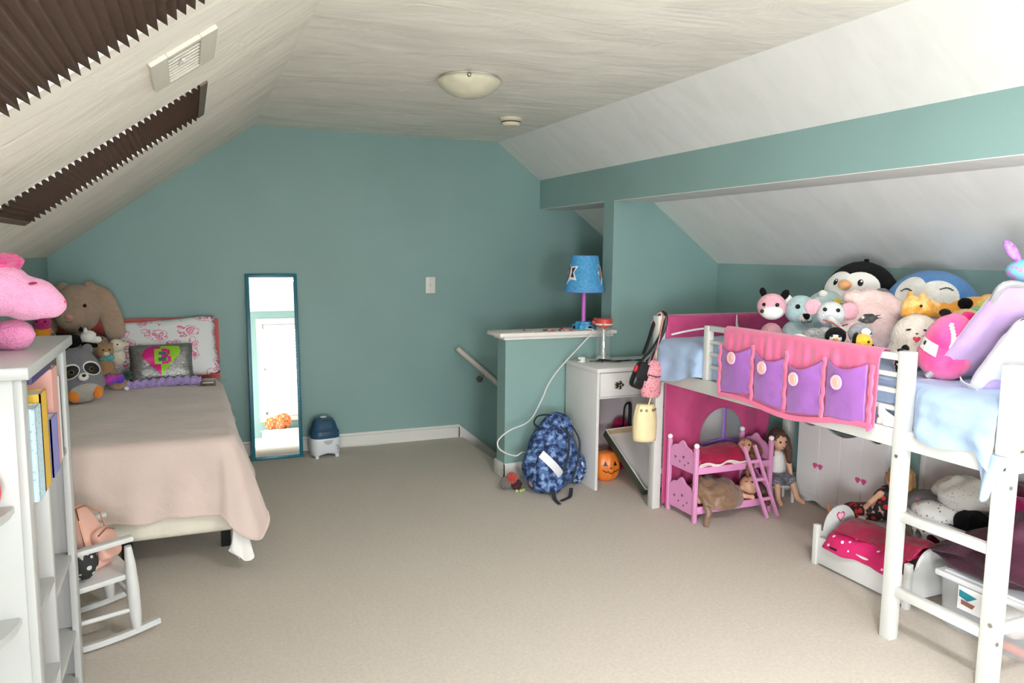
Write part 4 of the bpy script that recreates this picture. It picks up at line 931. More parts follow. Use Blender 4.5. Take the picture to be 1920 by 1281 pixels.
b = MB(); b.lathe([(.05, .118), (.056, .13), (.05, .17), (.025, .205), (0, .21)], (0, -.006, 0), seg=24, sy=.65); b.build('flap', pks, t)
b = MB(); b.tube([(-.048, -.03, .128), (0, -.043, .12), (.048, -.03, .128)], .003, seg=6); b.build('trim_cord', mat('dark_cord', (60, 44, 44), .6), t)
b = MB(); b.tube(smoothpath([(2.29, 3.435, .82), (2.325, 3.435, .92), (2.35, 3.44, 1.02), (2.37, 3.452, 1.085), (2.372, 3.49, 1.098), (2.345, 3.52, 1.04)]), .009, seg=8, flat=.4); b.build('strap', pks, t, world=True)
t = thing('cream_bag', 'cream drawstring bucket bag hanging lowest on the bed post', 'handbag', (2.262, 3.44, .405))
crl = mat('cream_leather', (232, 214, 168), .5, var=(10, .05), bump=(22, .25, .008))
def bucket(u, v):
    a = 2*math.pi*u; r = (.066+.006*math.sin(2.5*v))*(1-.30*v**3)*(1+.05*math.sin(9*a)*v**3); return V((r*math.cos(a), .8*r*math.sin(a), .005+.2*v))
b = MB(); b.grid(bucket, 48, 14, closed_u=True); bmesh.ops.holes_fill(b.bm, edges=[e for e in b.bm.edges if e.is_boundary], sides=0); b.build('body', crl, t, angle=0)
for a in (220, 250, 290, 320):
    b = MB(); b.tube([(.058*math.cos(R(a))+.006*math.cos(k*1.05), .047*math.sin(R(a))-.003, .178+.006*math.sin(k*1.05)) for k in range(6)], .002, seg=5, closed=True); b.build('eyelet', mat('brass', (160, 120, 60), .3, metal=1), t)
b = MB(); b.tube(smoothpath([(0, -.03, .2), (.02, -.02, .24), (.045, 0, .30), (.07, .02, .42), (.085, .02, .58), (.1, .02, .672), (.112, .046, .702)]), .004, seg=6); b.build('drawstring', crl, t)
# ------------------------------------------------------------------ loft bed
FX, FXB, FYN, FYF = 2.369, 3.325, 1.536, 3.486
metal_w = mat('white_bed_enamel', (206, 206, 203), .35, var=(9, .015))
t = thing('loft_bed', "child's white loft bed with ladder and slatted guard rail", 'loft bed', (2.85, 2.5, 0))
def bar(name, *a, bev=.004, parent=None):
    b = MB(); b.bx(*a, bevel=bev); return b.build(name, metal_w, parent or t, world=True)
for x in (FX, FXB):
    for y in (FYN, FYF):
        p = bar('post', x-.026, x+.026, y-.026, y+.026, 0, 1.087, bev=.005)
        for z in ((.76, .24) if x == FX and y == FYN else ()):
            b = MB(); b.cyl((x-.03, y-.012, z), (x-.024, y-.012, z), .007, seg=12); b.cyl((x-.012, y-.03, z-.06), (x-.012, y-.024, z-.06), .007, seg=12); b.build('bolt', chrome, p, world=True)
bar('side_rail', FX-.016, FX+.016, FYN, FYF, .728, .798); bar('side_rail', FXB-.016, FXB+.016, FYN, FYF, .728, .798)
for y in (FYN, FYF):
    bar('end_rail', FX, FXB, y-.014, y+.014, .735, .795); bar('end_rail', FX, FXB, y-.012, y+.012, .192, .228); bar('headboard_rail', FX, FXB, y-.014, y+.014, 1.04, 1.078)
    for x in (2.6, 2.85, 3.1): bar('headboard_spindle', x-.01, x+.01, y-.01, y+.01, .795, 1.04, bev=.003)
for k in range(9): bar('bed_slat', FX, FXB, 1.66+.21*k, 1.72+.21*k, .755, .77, bev=.002)
# guard rail and ladder
g = bar('guard_post', FX-.018, FX+.018, 3.037, 3.073, .798, 1.072)
ll = bar('ladder_leg', FX-.022, FX+.022, 1.895, 1.943, 0, 1.084)
b = MB(); b.cyl((FX-.026, 1.919, .70), (FX-.021, 1.919, .70), .006, seg=12); b.build('bolt', chrome, ll, world=True)
bar('guard_top_bar', FX-.014, FX+.014, 1.9, 3.06, 1.046, 1.072)
for z in (.992, .932, .868): bar('guard_bar', FX-.008, FX+.008, 1.92, 3.05, z-.009, z+.009, bev=.003)
for z in (.478, .192): bar('ladder_rung', FX-.016, FX+.016, FYN+.02, 1.9, z-.017, z+.017)

# mattress and pale blue sheet
b = MB(); b.bx(2.402, 3.30, 1.565, 3.455, .772, .952, bevel=.04, seg=4)
one('loft_mattress', b, cream, 'mattress on the loft bed slats below the blue sheet', 'mattress', base=(2.85, 2.5, .772))
blue = mat('pale_blue_cotton', (164, 186, 217), .85, var=(9, .04, 4), bump=(8, .55, .022), sheen=.2, spec=.15)
def sheet(u, v):
    """u runs along the bed from the far end to the near end, v from the knee-wall edge over the top and down the front"""
    y = 3.462-1.902*u
    zone = min(1, max(0, (3.10-y)/.06))*min(1, max(0, (y-1.84)/.06))     # 1 behind the guard rail
    top = .966+.006*nz(v*5, y*4, 2)+.004*nz(v*11, y*11, 5)
    if v < .62: x = 3.305-(3.305-2.43)*v/.62; return V((x, y, top-.02*max(0, 1-(3.305-x)/.03)))
    h = (v-.62)/.38
    if y > 3.07: zb = .80-.09*max(0, (y-3.2)/.26)**.8
    elif y < 1.88: zb = .785-.06*max(0, (1.62-y)/.06)
    else: zb = .80
    out = 2.398*zone+(1-zone)*(2.343-.012*math.sin(y*37)*h)
    if h < .3: a = R(90*h/.3); return V((2.43-(2.43-out)*math.sin(a), y, top-.05*(1-math.cos(a))))
    k = (h-.3)/.7
    wav = .010*math.sin(y*29+2*k)*k+.012*nz(y*9, k*3, 1)
    return V((out+wav*(1-zone)-.01*k*(1-zone), y, top-.05-(top-.05-zb)*k+.012*math.sin(y*17)*k*(1-zone)))
b = MB(); b.grid(sheet, 120, 44)
one('blue_sheet', b, blue, 'pale blue sheet covering the loft mattress and hanging over the rail', 'bed sheet', base=(2.85, 2.5, .96), angle=0)
b = MB()
def dangle(u, v):
    w_ = .11*(1-v)+.02
    return V((2.337+.012*math.sin(7*u+2*v)-.006*v, 1.625-.10*v*.4-w_*u, .80-.13*v-.03*math.sin(3*u)*v))
b.grid(dangle, 14, 14, thick=.003)
one('sheet_tail', b, blue, 'pointed tail of blue sheet hanging by the near bed post', 'bed sheet', base=(2.34, 1.57, .7), angle=0)
b = MB(); b.grid(lambda u, v: V((2.352+.01*nz(u*4, v*4), 2.02-.11*u, .80+.075*v*(1-.7*u))), 12, 8, thick=.003)
one('white_rag', b, mat('white_sheet', (234, 231, 228)), 'white cloth edge poking out below the guard rail near the ladder', 'cloth', base=(2.35, 1.97, .80), angle=0)

# pink organiser with purple pockets over the guard rail
t = thing('bed_organizer', 'pink organizer with four purple pockets draped over the guard rail', 'organizer', (FX-.03, 2.46, .75))
hot = mat('hot_pink_satin', (222, 104, 146), .5, var=(14, .06), bump=(24, .35, .01), sheen=.5); pur = mat('purple_satin', (160, 100, 182), .42, var=(8, .06), bump=(6, .6, .025), sheen=.3)
def val(u, v):
    y = 2.905-.895*u; zb = .752+.028*u-.022*math.sin(math.pi*u*1.0)+.012*math.sin(u*9)
    gather = (.007*math.sin(y*118+3*nz(y*6, 1))+.006*math.sin(y*67+1)+.012*nz(y*30, v*2, 4))*(math.exp(-v*3)+.12)
    if v < .08: a = R(180*(v/.08)-0); return V((FX+.024*math.cos(a), y, 1.066+.018*math.sin(a)))
    k = (v-.08)/.92
    return V((FX-.026-.012*k+gather*min(1, k*6)*.9, y, 1.066-(1.066-zb)*k))
b = MB(); b.grid(val, 130, 40, thick=.002); b.build('backing', hot, t, world=True, angle=0)
PK = ((2.893, 2.69, .992, 1.006, .772, .795), (2.663, 2.482, 1.0, .984, .782, .762), (2.456, 2.272, .966, 1.004, .758, .78), (2.246, 2.05, 1.016, 1.022, .785, .794))
for k, (ya, yb_, za, zb, z0a, z0b) in enumerate(PK):
    def pk_(u, v):
        y = ya+(yb_-ya)*u; zt = za+(zb-za)*u-.030*math.sin(math.pi*u); z0 = z0a+(z0b-z0a)*u
        bulge = .022*math.sin(math.pi*min(1, u*1.0))*(.35+.65*v)
        return V((FX-.047-bulge+.004*nz(u*3+k, v*4, 2), y, z0+(zt-z0)*v))
    b = MB(); b.grid(pk_, 22, 22, thick=.002); pk = b.build('pocket', pur, t, world=True, angle=0)
    by, bz = ((2.786, .948), (2.582, .932), (2.392, .912), (2.166, .935))[k]
    b = MB(); m4 = Matrix.Translation((FX-.076, by, bz)) @ Matrix.Rotation(R(-90), 4, 'Y'); b.lathe([(0, .004), (.014, .004), (.016, .006), (.025, .006), (.027, .003), (.027, 0), (0, 0)], seg=28, m=m4, sx=1.1)
    bd_ = b.build('badge', mat('badge_rim', (244, 186, 200), .5), pk, world=True)
    b = MB(); b.lathe([(0, .0075), (.012, .0075), (.015, .0045), (0, .0045)], seg=20, m=m4, sx=1.1); b.build('badge_centre', mat('badge_centre', (226, 178, 160), .5), t, world=True)
for k, y in enumerate((2.900, 2.675, 2.468, 2.259, 2.028)):
    b = MB(); pts = [(FX-.05+.002*math.sin(j*1.3), y+.004*math.sin(j*2.1+k), 1.02-.25*j/12 if k not in (0,) else 1.0-.235*j/12) for j in range(13)]
    b.tube(pts, .011, seg=8, flat=.5, upv=(1, 0, 0)); b.build('pink_trim', hot, t, world=True)
b = MB(); b.tube([(FX-.048, 2.905-.89*j/40, .757+.028*j/40-.02*math.sin(math.pi*j/40)+.012*math.sin(9*j/40)) for j in range(41)], .012, seg=8, flat=.5, upv=(1, 0, 0)); b.build('pink_trim', hot, t, world=True)

# pink play-tent panel at the far end, with arched window
t = thing('tent_panel', 'magenta play tent panel with arched window under the loft bed', 'tent panel', (2.78, 3.45, .03))
tentm = mat('magenta_tent_cloth', (180, 58, 112), .6, var=(5, .08), bump=(7, .6, .03), sheen=.3)
WC, WZ0, WR = 2.79, .262, .15
def tent(u, v):
    # polar grid around the window so that the hole is real
    a = 2*math.pi*u; c, s_ = math.cos(a), math.sin(a)
    zc = .385
    hx = WC+WR*c; hz = zc+(.165*s_ if s_ > 0 else max(-(zc-WZ0), .24*s_))
    ox = 3.15 if c > 0 else 2.395
    # outer rectangle hit
    dx = (ox-WC)/c if abs(c) > 1e-6 else 1e9; dz = ((.735 if s_ > 0 else .03)-zc)/s_ if abs(s_) > 1e-6 else 1e9
    r = min(dx, dz); X_, Z_ = WC+r*c, zc+r*s_
    if c > 0 and X_ > 3.0: X_ -= .05*(1-(Z_-.03)/.7)
    k = v**1.0; x, z = hx+(X_-hx)*k, hz+(Z_-hz)*k
    return V((x, 3.445+.014*math.sin(x*21+.6*z)*min(1, k*2)+.010*nz(x*7, z*5, 2)*k, z))
b = MB(); b.grid(tent, 120, 16, closed_u=True, thick=.0015); b.build('cloth', tentm, t, world=True, angle=0)
b = MB()
b.grid(lambda u, v: V((WC+(WR+.01)*(2*u-1), 3.452, WZ0-.01+(.165+.12+.02)*v*(1-.45*abs(2*u-1)**3))), 16, 8)
b.build('vinyl_window', clear('tent_vinyl', (235, 235, 240), .22, .15, .06), t, world=True)
purb = mat('purple_binding', (140, 96, 184), .5)
b = MB(); b.tube([(WC+.012, 3.438, .55), (WC+.008, 3.436, .40), (WC+.004, 3.437, .26)], .011, seg=8, flat=.35, upv=(0, 1, 0)); b.build('window_bar', purb, t, world=True)
b = MB(); b.tube([(WC-.15, 3.437, .345), (WC, 3.436, .368), (WC+.15, 3.438, .335)], .011, seg=8, flat=.35, upv=(0, 1, 0)); b.build('window_bar', purb, t, world=True)
t = thing('headboard_cover', 'pink fabric cover sleeved over the far headboard rail of the loft', 'fabric cover', (2.85, 3.46, .97))
b = MB()
def hcov(u, v):
    x = 2.39+.91*u
    if v < .12: a = R(180*v/.12); return V((x, 3.486+.03*math.cos(a), 1.077+.013*math.sin(a)))
    k = (v-.12)/.88; return V((x, 3.455-.006*math.sin(x*40)*k+.008*nz(x*9, k*3)*k, 1.077-.115*k))
b.grid(hcov, 60, 18, thick=.002); b.build('sleeve', tentm, t, world=True, angle=0)
b = MB(); b.tube([(2.862, 3.447, 1.085), (2.86, 3.444, 1.04), (2.865, 3.44, 1.0)], [.003, .006, .010], seg=8); b.build('white_tie', mat('white_sheet', (234, 231, 228)), t, world=True)
b = MB(); b.tube([(2.42+.45*k/12, 3.443-.004*k/12, .985+.028*math.sin(math.pi*k/14)) for k in range(13)], .006, seg=6); b.build('white_piping', mat('white_sheet', (234, 231, 228)), t, world=True)
# ------------------------------------------------------------------ soft toys along the loft bed
LZ = .968; GRP = 'soft toys lined up on the loft bed'
def toy(name, label, loc, rz, parts, eyes_=None, s=1, group=GRP, rot=None, vox=.0065, fuzz=.001):
    t = thing(name, label, 'plush toy', loc, rot or (0, 0, R(rz)), group=group); out = {}
    for nm, m_, els in parts:
        b = MB()
        for e in els:
            if len(e) == 2: b.ell(V(e[0])*s, [x*s for x in e[1]] if not isinstance(e[1], (int, float)) else e[1]*s)
            elif isinstance(e[2], tuple): b.ell(V(e[0])*s, [x*s for x in e[1]], rot=[R(x) for x in e[2]])
            else: b.cap(V(e[0])*s, V(e[1])*s, e[2]*s, (e[3] if len(e) > 3 else e[2])*s)
        o = blob(nm, b, m_, t, voxel=vox, it=4, fuzz=fuzz)
        out.setdefault(nm, o)
    for p in eyes_ or []:
        b = MB(); b.ell(V(p[:3])*s, (p[3] if len(p) > 3 else .006)*s, u=12, v=8); b.build('eye', black_eye, out.get('head', out[parts[0][0]]))
    return t, out
F = (0, -1, 0)
stitch = mat('black_stitch', (28, 26, 30), .7); rosem = mat('heart_red', (206, 46, 66), .6)
pinkp = plush('candy_pink_plush', (238, 176, 190)); aqua = plush('aqua_plush', (200, 228, 230)); bk = plush('black_plush', (20, 19, 22), sh=.05); blushp = plush('blush_plush', (242, 210, 208)); greyp = plush('mid_grey_plush', (150, 150, 158)); gold_p = mat('giraffe_plush', (226, 156, 60), .95, var=(16, .1, 3, .45, .56), rgb2=(246, 206, 130), bump=(150, .6, .006), sheen=.3)
# pink fox
t, o = toy('plush_fox', 'small pink and white plush fox at the far end of the toys', (2.60, 2.875, LZ), -52, [
    ('body', pinkp, [((0, .0, .055), (.05, .045, .06)), ((.05, -.01, .02), (.03, .05, .02))]),
    ('paw', white_fl, [((-.045, -.05, .03), (.022, .028, .034))]), ('paw', white_fl, [((.03, -.055, .025), (.018, .02, .028))]),
    ('head', pinkp, [((0, -.015, .185), (.062, .055, .058))]), ('muzzle', white_fl, [((.006, -.042, .165), (.048, .036, .034))]),
    ('ear', bk, [((-.042, 0, .245), (.016, .009, .024), (0, -20, 0))]), ('ear', bk, [((.048, 0, .236), (.018, .010, .028), (0, 28, 0))])],
    [(-.024, -.064, .196, .008), (.03, -.062, .196, .009), (-.028, -.078, .168, .008)], s=1.12, vox=.005)
# aqua dog with big black nose
t, o = toy('plush_aqua_dog', 'aqua plush dog with white ear, white muzzle and large black nose', (2.75, 2.85, LZ), -25, [
    ('body', aqua, [((0, 0, .07), (.085, .07, .075)), ((.05, -.07, .03), (.035, .035, .03)), ((-.05, -.07, .03), (.035, .035, .03))]),
    ('head', aqua, [((0, -.01, .19), (.078, .07, .072))]), ('ear', white_fl, [((-.06, .01, .225), (.035, .02, .055), (0, -35, 0))]), ('ear', aqua, [((.07, .01, .21), (.03, .02, .055), (0, 35, 0))]),
    ('muzzle', white_fl, [((.0, -.078, .155), (.032, .022, .024))])], [(-.035, -.07, .21, .012), (.03, -.072, .21, .012)], vox=.006)
decal('nose', o['muzzle'], (.0, -.09, .172), F, circ(.016, .022), bk, off=.003)
for s in (-1, 1):
    b = MB(); b.tube([(s*.014+.011*math.cos(R(a)), -.100, .146+.009*math.sin(R(a))) for a in range(180, 361, 30)], .0018, seg=5); b.build('mouth', stitch, o['muzzle'])
# elephant
t, o = toy('plush_elephant', 'pale grey plush elephant with pink inner ears', (2.645, 2.555, LZ), -42, [
    ('body', plush('pale_elephant', (226, 230, 232)), [((0, 0, .07), (.07, .06, .075)), ((.05, -.06, .03), .032), ((-.05, -.06, .03), .032)]),
    ('head', plush('pale_elephant', (226, 230, 232)), [((0, -.01, .195), (.06, .055, .058)), ((.0, -.062, .175), (.022, .03, .02)), ((.02, -.085, .15), (.02, .02, .02)), ((.05, -.088, .13), (.022, .017, .016))]),
    ('ear', pinkp, [((-.075, .0, .225), (.038, .011, .040), (0, 35, 0))]), ('ear', pinkp, [((.078, .01, .21), (.040, .011, .040), (0, -20, 0))])],
    [(-.028, -.058, .218, .009), (.026, -.06, .216, .009)], vox=.0055)
b = MB(); b.tube([(-.035, -.07, .172), (0, -.098, .166), (.03, -.11, .145), (.06, -.108, .125)], .0028, seg=6); b.build('mouth', mat('red_stitch', (206, 90, 84), .7), o['head'])
# aqua unicorn with a yellow star
t, o = toy('plush_aqua_unicorn', 'round aqua plush with a yellow star behind the elephant', (2.90, 2.83, LZ), -45, [
    ('body', aqua, [((0, 0, .14), (.12, .10, .145))]), ('ear', white_fl, [((-.02, -.05, .268), (.026, .02, .022))]), ('wing', plush('powder_blue_plush', (180, 204, 232)), [((.105, -.03, .2), (.03, .04, .05))])], vox=.008)
st_ = [(.034*math.cos(R(90+36*k))*(1 if k % 2 == 0 else .45), .034*math.sin(R(90+36*k))*(1 if k % 2 == 0 else .45)) for k in range(10)]
decal('star', o['body'], (.055, -.07, .235), (.4, -1, .5), st_, plush('yellow_plush', (240, 216, 96)), off=.004)
# big black penguin
t, o = toy('plush_black_penguin', 'big round black plush penguin with white face and orange beak', (3.09, 2.80, LZ), -74, [
    ('body', bk, [((0, 0, .215), (.195, .165, .215)), ((0, .0, .12), (.20, .17, .12))]), ('tuft', bk, [((.02, 0, .43), (.02, .014, .018), (0, 30, 0))]),
    ('wing', greyp, [((.155, -.09, .24), (.05, .04, .07), (0, -15, 20))])], vox=.010)
for s in (-1, 1): decal('face_patch', o['body'], (s*.078, -.2, .335), (s*.25, -1, .3), circ(.085, .068, rot=s*-12), white_fl, off=.003, rings=8)
decal('face_patch', o['body'], (0, -.2, .275), (0, -1, .1), circ(.10, .06), white_fl, off=.0028, rings=8)
b = MB(); b.ell((0, -.165, .315), (.032, .03, .024)); b.build('beak', plush('peach_plush', (244, 176, 120)), o['body'])
for s in (-1, 1): decal('eye', o['body'], (s*.078, -.2, .345), (s*.25, -1, .3), circ(.013, .017), black_eye, off=.0065, rings=4)
for s in (-1, 1): decal('eye_glint', o['body'], (s*.078+.004, -.2, .352), (s*.25, -1, .3), circ(.005), white_fl, off=.0085, rings=2)
# blush fluffy unicorn head
t, o = toy('plush_blush_unicorn', 'large fluffy blush plush with a long lashed dark eye', (2.845, 2.55, LZ), -45, [
    ('body', blushp, [((0, 0, .13), (.155, .11, .135)), ((-.06, -.06, .09), (.08, .07, .085))]),
    ('curls', plush('blush_curls', (246, 214, 210)), [((-.05, -.01, .265), (.05, .05, .035)), ((.02, -.0, .275), (.05, .05, .035)), ((.08, .0, .255), (.05, .05, .04)), ((.125, -.02, .215), (.04, .05, .05))]),
    ('ear', pinkp, [((-.125, -.06, .20), (.04, .02, .022), (0, -15, 0))])], vox=.0085, fuzz=.004)
decal('eye', o['body'], (.01, -.12, .175), F, [(-.04, -.006), (-.015, .02), (.02, .022), (.04, .008), (.02, -.016), (-.012, -.022)], mat('charcoal_eye', (54, 54, 58), .4), off=.005)
decal('eye_glint', o['body'], (-.01, -.12, .18), F, circ(.006), white_fl, off=.0075, rings=2)
for x, z in ((.05, .19), (.055, .18)): decal('lash', o['body'], (x, -.12, z), F, [(-.012, -.004), (.014, .003), (-.01, .001)], stitch, off=.006, rings=2)
decal('nostril', o['body'], (-.085, -.12, .14), (-.3, -1, 0), [(-.014, -.006), (.012, .006), (.012, .009), (-.014, -.002)], stitch, off=.005, rings=2)
# blue penguin
t, o = toy('plush_blue_penguin', 'big round blue plush penguin with closed smiling eyes', (3.12, 2.43, LZ), -60, [
    ('body', plush('royal_blue_plush', (74, 134, 196)), [((0, 0, .205), (.205, .165, .19)), ((0, 0, .12), (.205, .17, .12))])], vox=.010)
wf = plush('ivory_plush', (236, 234, 228))
decal('face_patch', o['body'], (-.085, -.2, .295), (-.3, -1, .2), circ(.072, .09, rot=15), wf, off=.003, rings=8)
decal('face_patch', o['body'], (.06, -.2, .305), (.2, -1, .3), circ(.08, .07, rot=-10), wf, off=.003, rings=8)
decal('belly', o['body'], (-.03, -.2, .14), (-.1, -1, -.1), circ(.14, .12), wf, off=.0028, rings=8)
for x, z in ((-.09, .315), (.065, .325)):
    for k in range(6): decal('closed_eye', o['body'], (x-.020+.008*k, -.2, z+.009*math.sin(math.pi*k/5)), (-.1, -1, .2), circ(.0055, .003, n=8), stitch, off=.006, rings=2)
# cream round one with heart mouth
t, o = toy('plush_cream_owl', 'round cream plush with tiny face and red heart mouth', (2.735, 2.185, LZ), -50, [
    ('body', plush('cream_round_plush', (236, 226, 214)), [((0, 0, .11), (.10, .085, .112)), ((0, 0, .07), (.105, .09, .07))]), ('foot', pinkp, [((-.03, -.08, .022), (.055, .03, .022))])], vox=.007)
for s in (-1, 1): decal('eye', o['body'], (s*.036, -.1, .168), (s*.2, -1, .25), circ(.010, .004, rot=s*-15), stitch, off=.003, rings=2)
decal('nose', o['body'], (0, -.1, .15), (0, -1, .15), circ(.005, .003), stitch, off=.003, rings=2)
decal('mouth', o['body'], (.0, -.1, .125), F, heart(.014), rosem, off=.003, rings=3)
decal('cheek', o['body'], (.03, -.1, .14), (.2, -1, .1), heart(.006), rosem, off=.003, rings=2)
# giraffe lying across
t, o = toy('plush_giraffe', 'orange plush giraffe lying across the cream and blue plush toys', (2.90, 2.17, 1.16), -42, [
    ('body', gold_p, [((-.10, 0, .045), (.062, .05, .05)), ((-.03, 0, .04), (.06, .035, .035)), ((.07, .0, .055), (.085, .05, .045), (0, -12, 0)), ((.14, 0, .08), (.04, .035, .035))]),
    ('head', gold_p, [((-.135, -.01, .055), (.05, .045, .045)), ((-.16, -.03, .03), (.03, .028, .025)), ((-.10, .0, .10), (.014, .014, .02)), ((-.15, .0, .10), (.014, .014, .02))]), ('hoof', bk, [((.045, -.05, .075), (.03, .018, .026))]), ('leg', gold_p, [((.045, -.02, .07), (.10, -.045, .05), .024)])],
    [(-.115, -.052, .06, .006)], vox=.006)
# hot pink egg-shaped one with white visor
t, o = toy('plush_hot_pink', 'hot pink egg shaped plush with white face panel and stripe', (2.585, 1.965, LZ-.004), -75, [
    ('body', mat('hot_pink_plush', (232, 50, 128), .95, var=(9, .1, 3, .35, .65), rgb2=(236, 104, 166), bump=(150, .7, .008), sheen=.4), [((0, 0, .13), (.090, .086, .13)), ((0, 0, .095), (.096, .090, .094))]),
    ('ear', bk, [((-.045, .0, .248), (.024, .018, .018))]), ('ear', plush('magenta_ear', (214, 30, 110)), [((.03, .02, .25), (.03, .02, .026))])], rot=(R(4), R(14), R(-66)), vox=.006)
decal('face_panel', o['body'], (-.055, -.1, .13), (-.5, -1, .0), [(-.05, .025), (.03, .014), (.036, -.03), (-.045, -.018)], wf, off=.003)
decal('eye', o['body'], (-.085, -.1, .134), (-.6, -1, .0), circ(.006, .009), stitch, off=.005, rings=2)
for k in range(8): decal('stripe', o['body'], (-.005+.030*math.sin(k*.25), -.1, .235-.011*k), (-.1, -1, .3), rrect(.013, .016, .004, 2), wf, off=.003, rings=2)
# small ones in front
t, o = toy('plush_hedgehog', 'tiny grey and white plush hedgehog behind the organizer', (2.46, 2.50, LZ), -40, [('body', mat('hedgehog_plush', (170, 172, 174), .95, var=(90, .4, 3), bump=(120, 1, .01)), [((.02, .01, .05), (.042, .036, .046))]), ('head', white_fl, [((-.02, -.025, .05), (.03, .028, .03))])], [(-.032, -.048, .06, .006), (-.006, -.05, .06, .006), (-.034, -.054, .046, .006)], s=1.5, vox=.005, fuzz=.003)
def mini_penguin(name, label, loc, rz, s, hm):
    t, o = toy(name, label, loc, rz, [('body', bk, [((0, 0, .05), (.036, .032, .05))]), ('head', hm, [((0, 0, .118), (.04, .036, .036))]), ('belly', wf, [((0, -.02, .048), (.026, .018, .036))]), ('foot', plush('amber_plush', (240, 180, 70)), [((.018, -.03, .01), (.016, .02, .01))]), ('foot', plush('amber_plush', (240, 180, 70)), [((-.018, -.03, .01), (.016, .02, .01))]), ('wing', bk, [((.036, 0, .055), (.01, .014, .03), (0, 20, 0))]), ('face', wf, [((0, -.018, .114), (.028, .02, .024))])], [(.014, -.037, .122, .005), (-.014, -.037, .122, .005)], s=s, vox=.004, fuzz=0)
    b = MB(); b.ell(V((0, -.041, .11))*s, V((.010, .008, .006))*s); b.build('beak', plush('amber_plush', (240, 180, 70)), o['head']); return t
mini_penguin('plush_small_penguin', 'small black plush penguin peeking over the organizer', (2.452, 2.335, LZ), -45, 1.05, bk)
mini_penguin('plush_chick_penguin', 'small grey headed plush penguin chick beside the cream plush', (2.49, 2.245, LZ), -20, 1.22, greyp)
toy('plush_bee', 'small yellow and black plush bee next to the penguin chick', (2.435, 2.185, 1.04), -60, [('body', plush('bee_yellow', (240, 186, 60)), [((0, 0, .045), (.04, .032, .034))]), ('stripe', bk, [((-.022, 0, .046), (.013, .034, .036))]), ('wing', white_fl, [((.01, .01, .085), (.02, .01, .016))])], [(.03, -.025, .05, .005)], vox=.004)
toy('plush_zebra', 'small black and white plush zebra beside the hot pink plush', (2.50, 2.04, LZ), -40, [('body', spots('zebra_print', (236, 234, 230), (30, 28, 30), 40, .5, .9, kind='NOISE'), [((0, 0, .04), (.035, .04, .04)), ((-.02, -.03, .085), (.024, .026, .026))]), ('mane', bk, [((-.0, .0, .105), (.014, .03, .016))])], [(-.032, -.052, .09, .004)], vox=.004)
# behind the hot pink plush
toy('plush_brown_dog', 'tan and brown plush dog behind the hot pink plush', (2.80, 2.02, LZ), -50, [('body', plush('honey_plush', (206, 170, 122)), [((0, 0, .09), (.075, .06, .095))]), ('head', plush('apricot_plush', (232, 190, 136)), [((0, -.01, .205), (.058, .05, .05))]), ('ear', plush('chestnut_plush', (150, 92, 60)), [((.06, -.01, .195), (.022, .02, .045), (0, -20, 0))]), ('ear', plush('chestnut_plush', (150, 92, 60)), [((-.06, -.01, .195), (.022, .02, .045), (0, 20, 0))])], [(.02, -.058, .215), (-.02, -.058, .215)])
toy('plush_black_cat', 'black plush cat wedged behind the lilac pillow', (2.79, 1.895, LZ), -40, [('body', bk, [((0, 0, .10), (.07, .06, .11)), ((.02, -.03, .19), (.055, .05, .045)), ((-.02, -.03, .235), (.014, .01, .02)), ((.055, -.03, .235), (.014, .01, .02))])], [(.0, -.078, .2), (.04, -.078, .2)])
toy('plush_turtle', 'small green and yellow plush turtle resting above the brown dog', (2.93, 2.02, 1.165), -45, [('shell', plush('yellow_green_plush', (214, 216, 110)), [((0, 0, .05), (.05, .045, .045))]), ('head', plush('mint_plush', (120, 200, 160)), [((-.05, -.03, .04), (.028, .025, .024))]), ('body', plush('mint_plush', (120, 200, 160)), [((0, 0, .022), (.052, .048, .02))])], [(-.062, -.052, .046, .004), (-.04, -.056, .046, .004)], vox=.005)
toy('plush_tabby', 'grey striped plush kitten above the black cat', (2.83, 1.86, 1.185), -45, [('body', spots('tabby_print', (206, 200, 190), (110, 100, 92), 50, .45, .9, kind='NOISE'), [((0, 0, .045), (.05, .04, .045)), ((-.03, -.02, .06), (.035, .03, .032))])], [(-.045, -.046, .068, .004), (-.02, -.05, .068, .004)], vox=.005)
t = thing('party_hat', 'small sparkly magenta cone hat above the plush toys', 'hat', (2.86, 1.86, 1.262), (R(8), R(24), 0))
b = MB(); b.lathe([(.04, 0), (.02, .06), (.002, .115), (0, .116)], seg=20); b.build('cone', mat('magenta_glitter', (206, 40, 120), .4, var=(90, .4, 3), bump=(100, .5, .003)), t)
b = MB(); b.ell((0, 0, .118), .012); b.build('pom', plush('pink_pom', (240, 120, 170)), t)
b = MB(); b.lathe([(.04, 0), (.043, .004), (.04, .008)], seg=20); b.build('brim', plush('teal_trim', (120, 196, 180)), t)

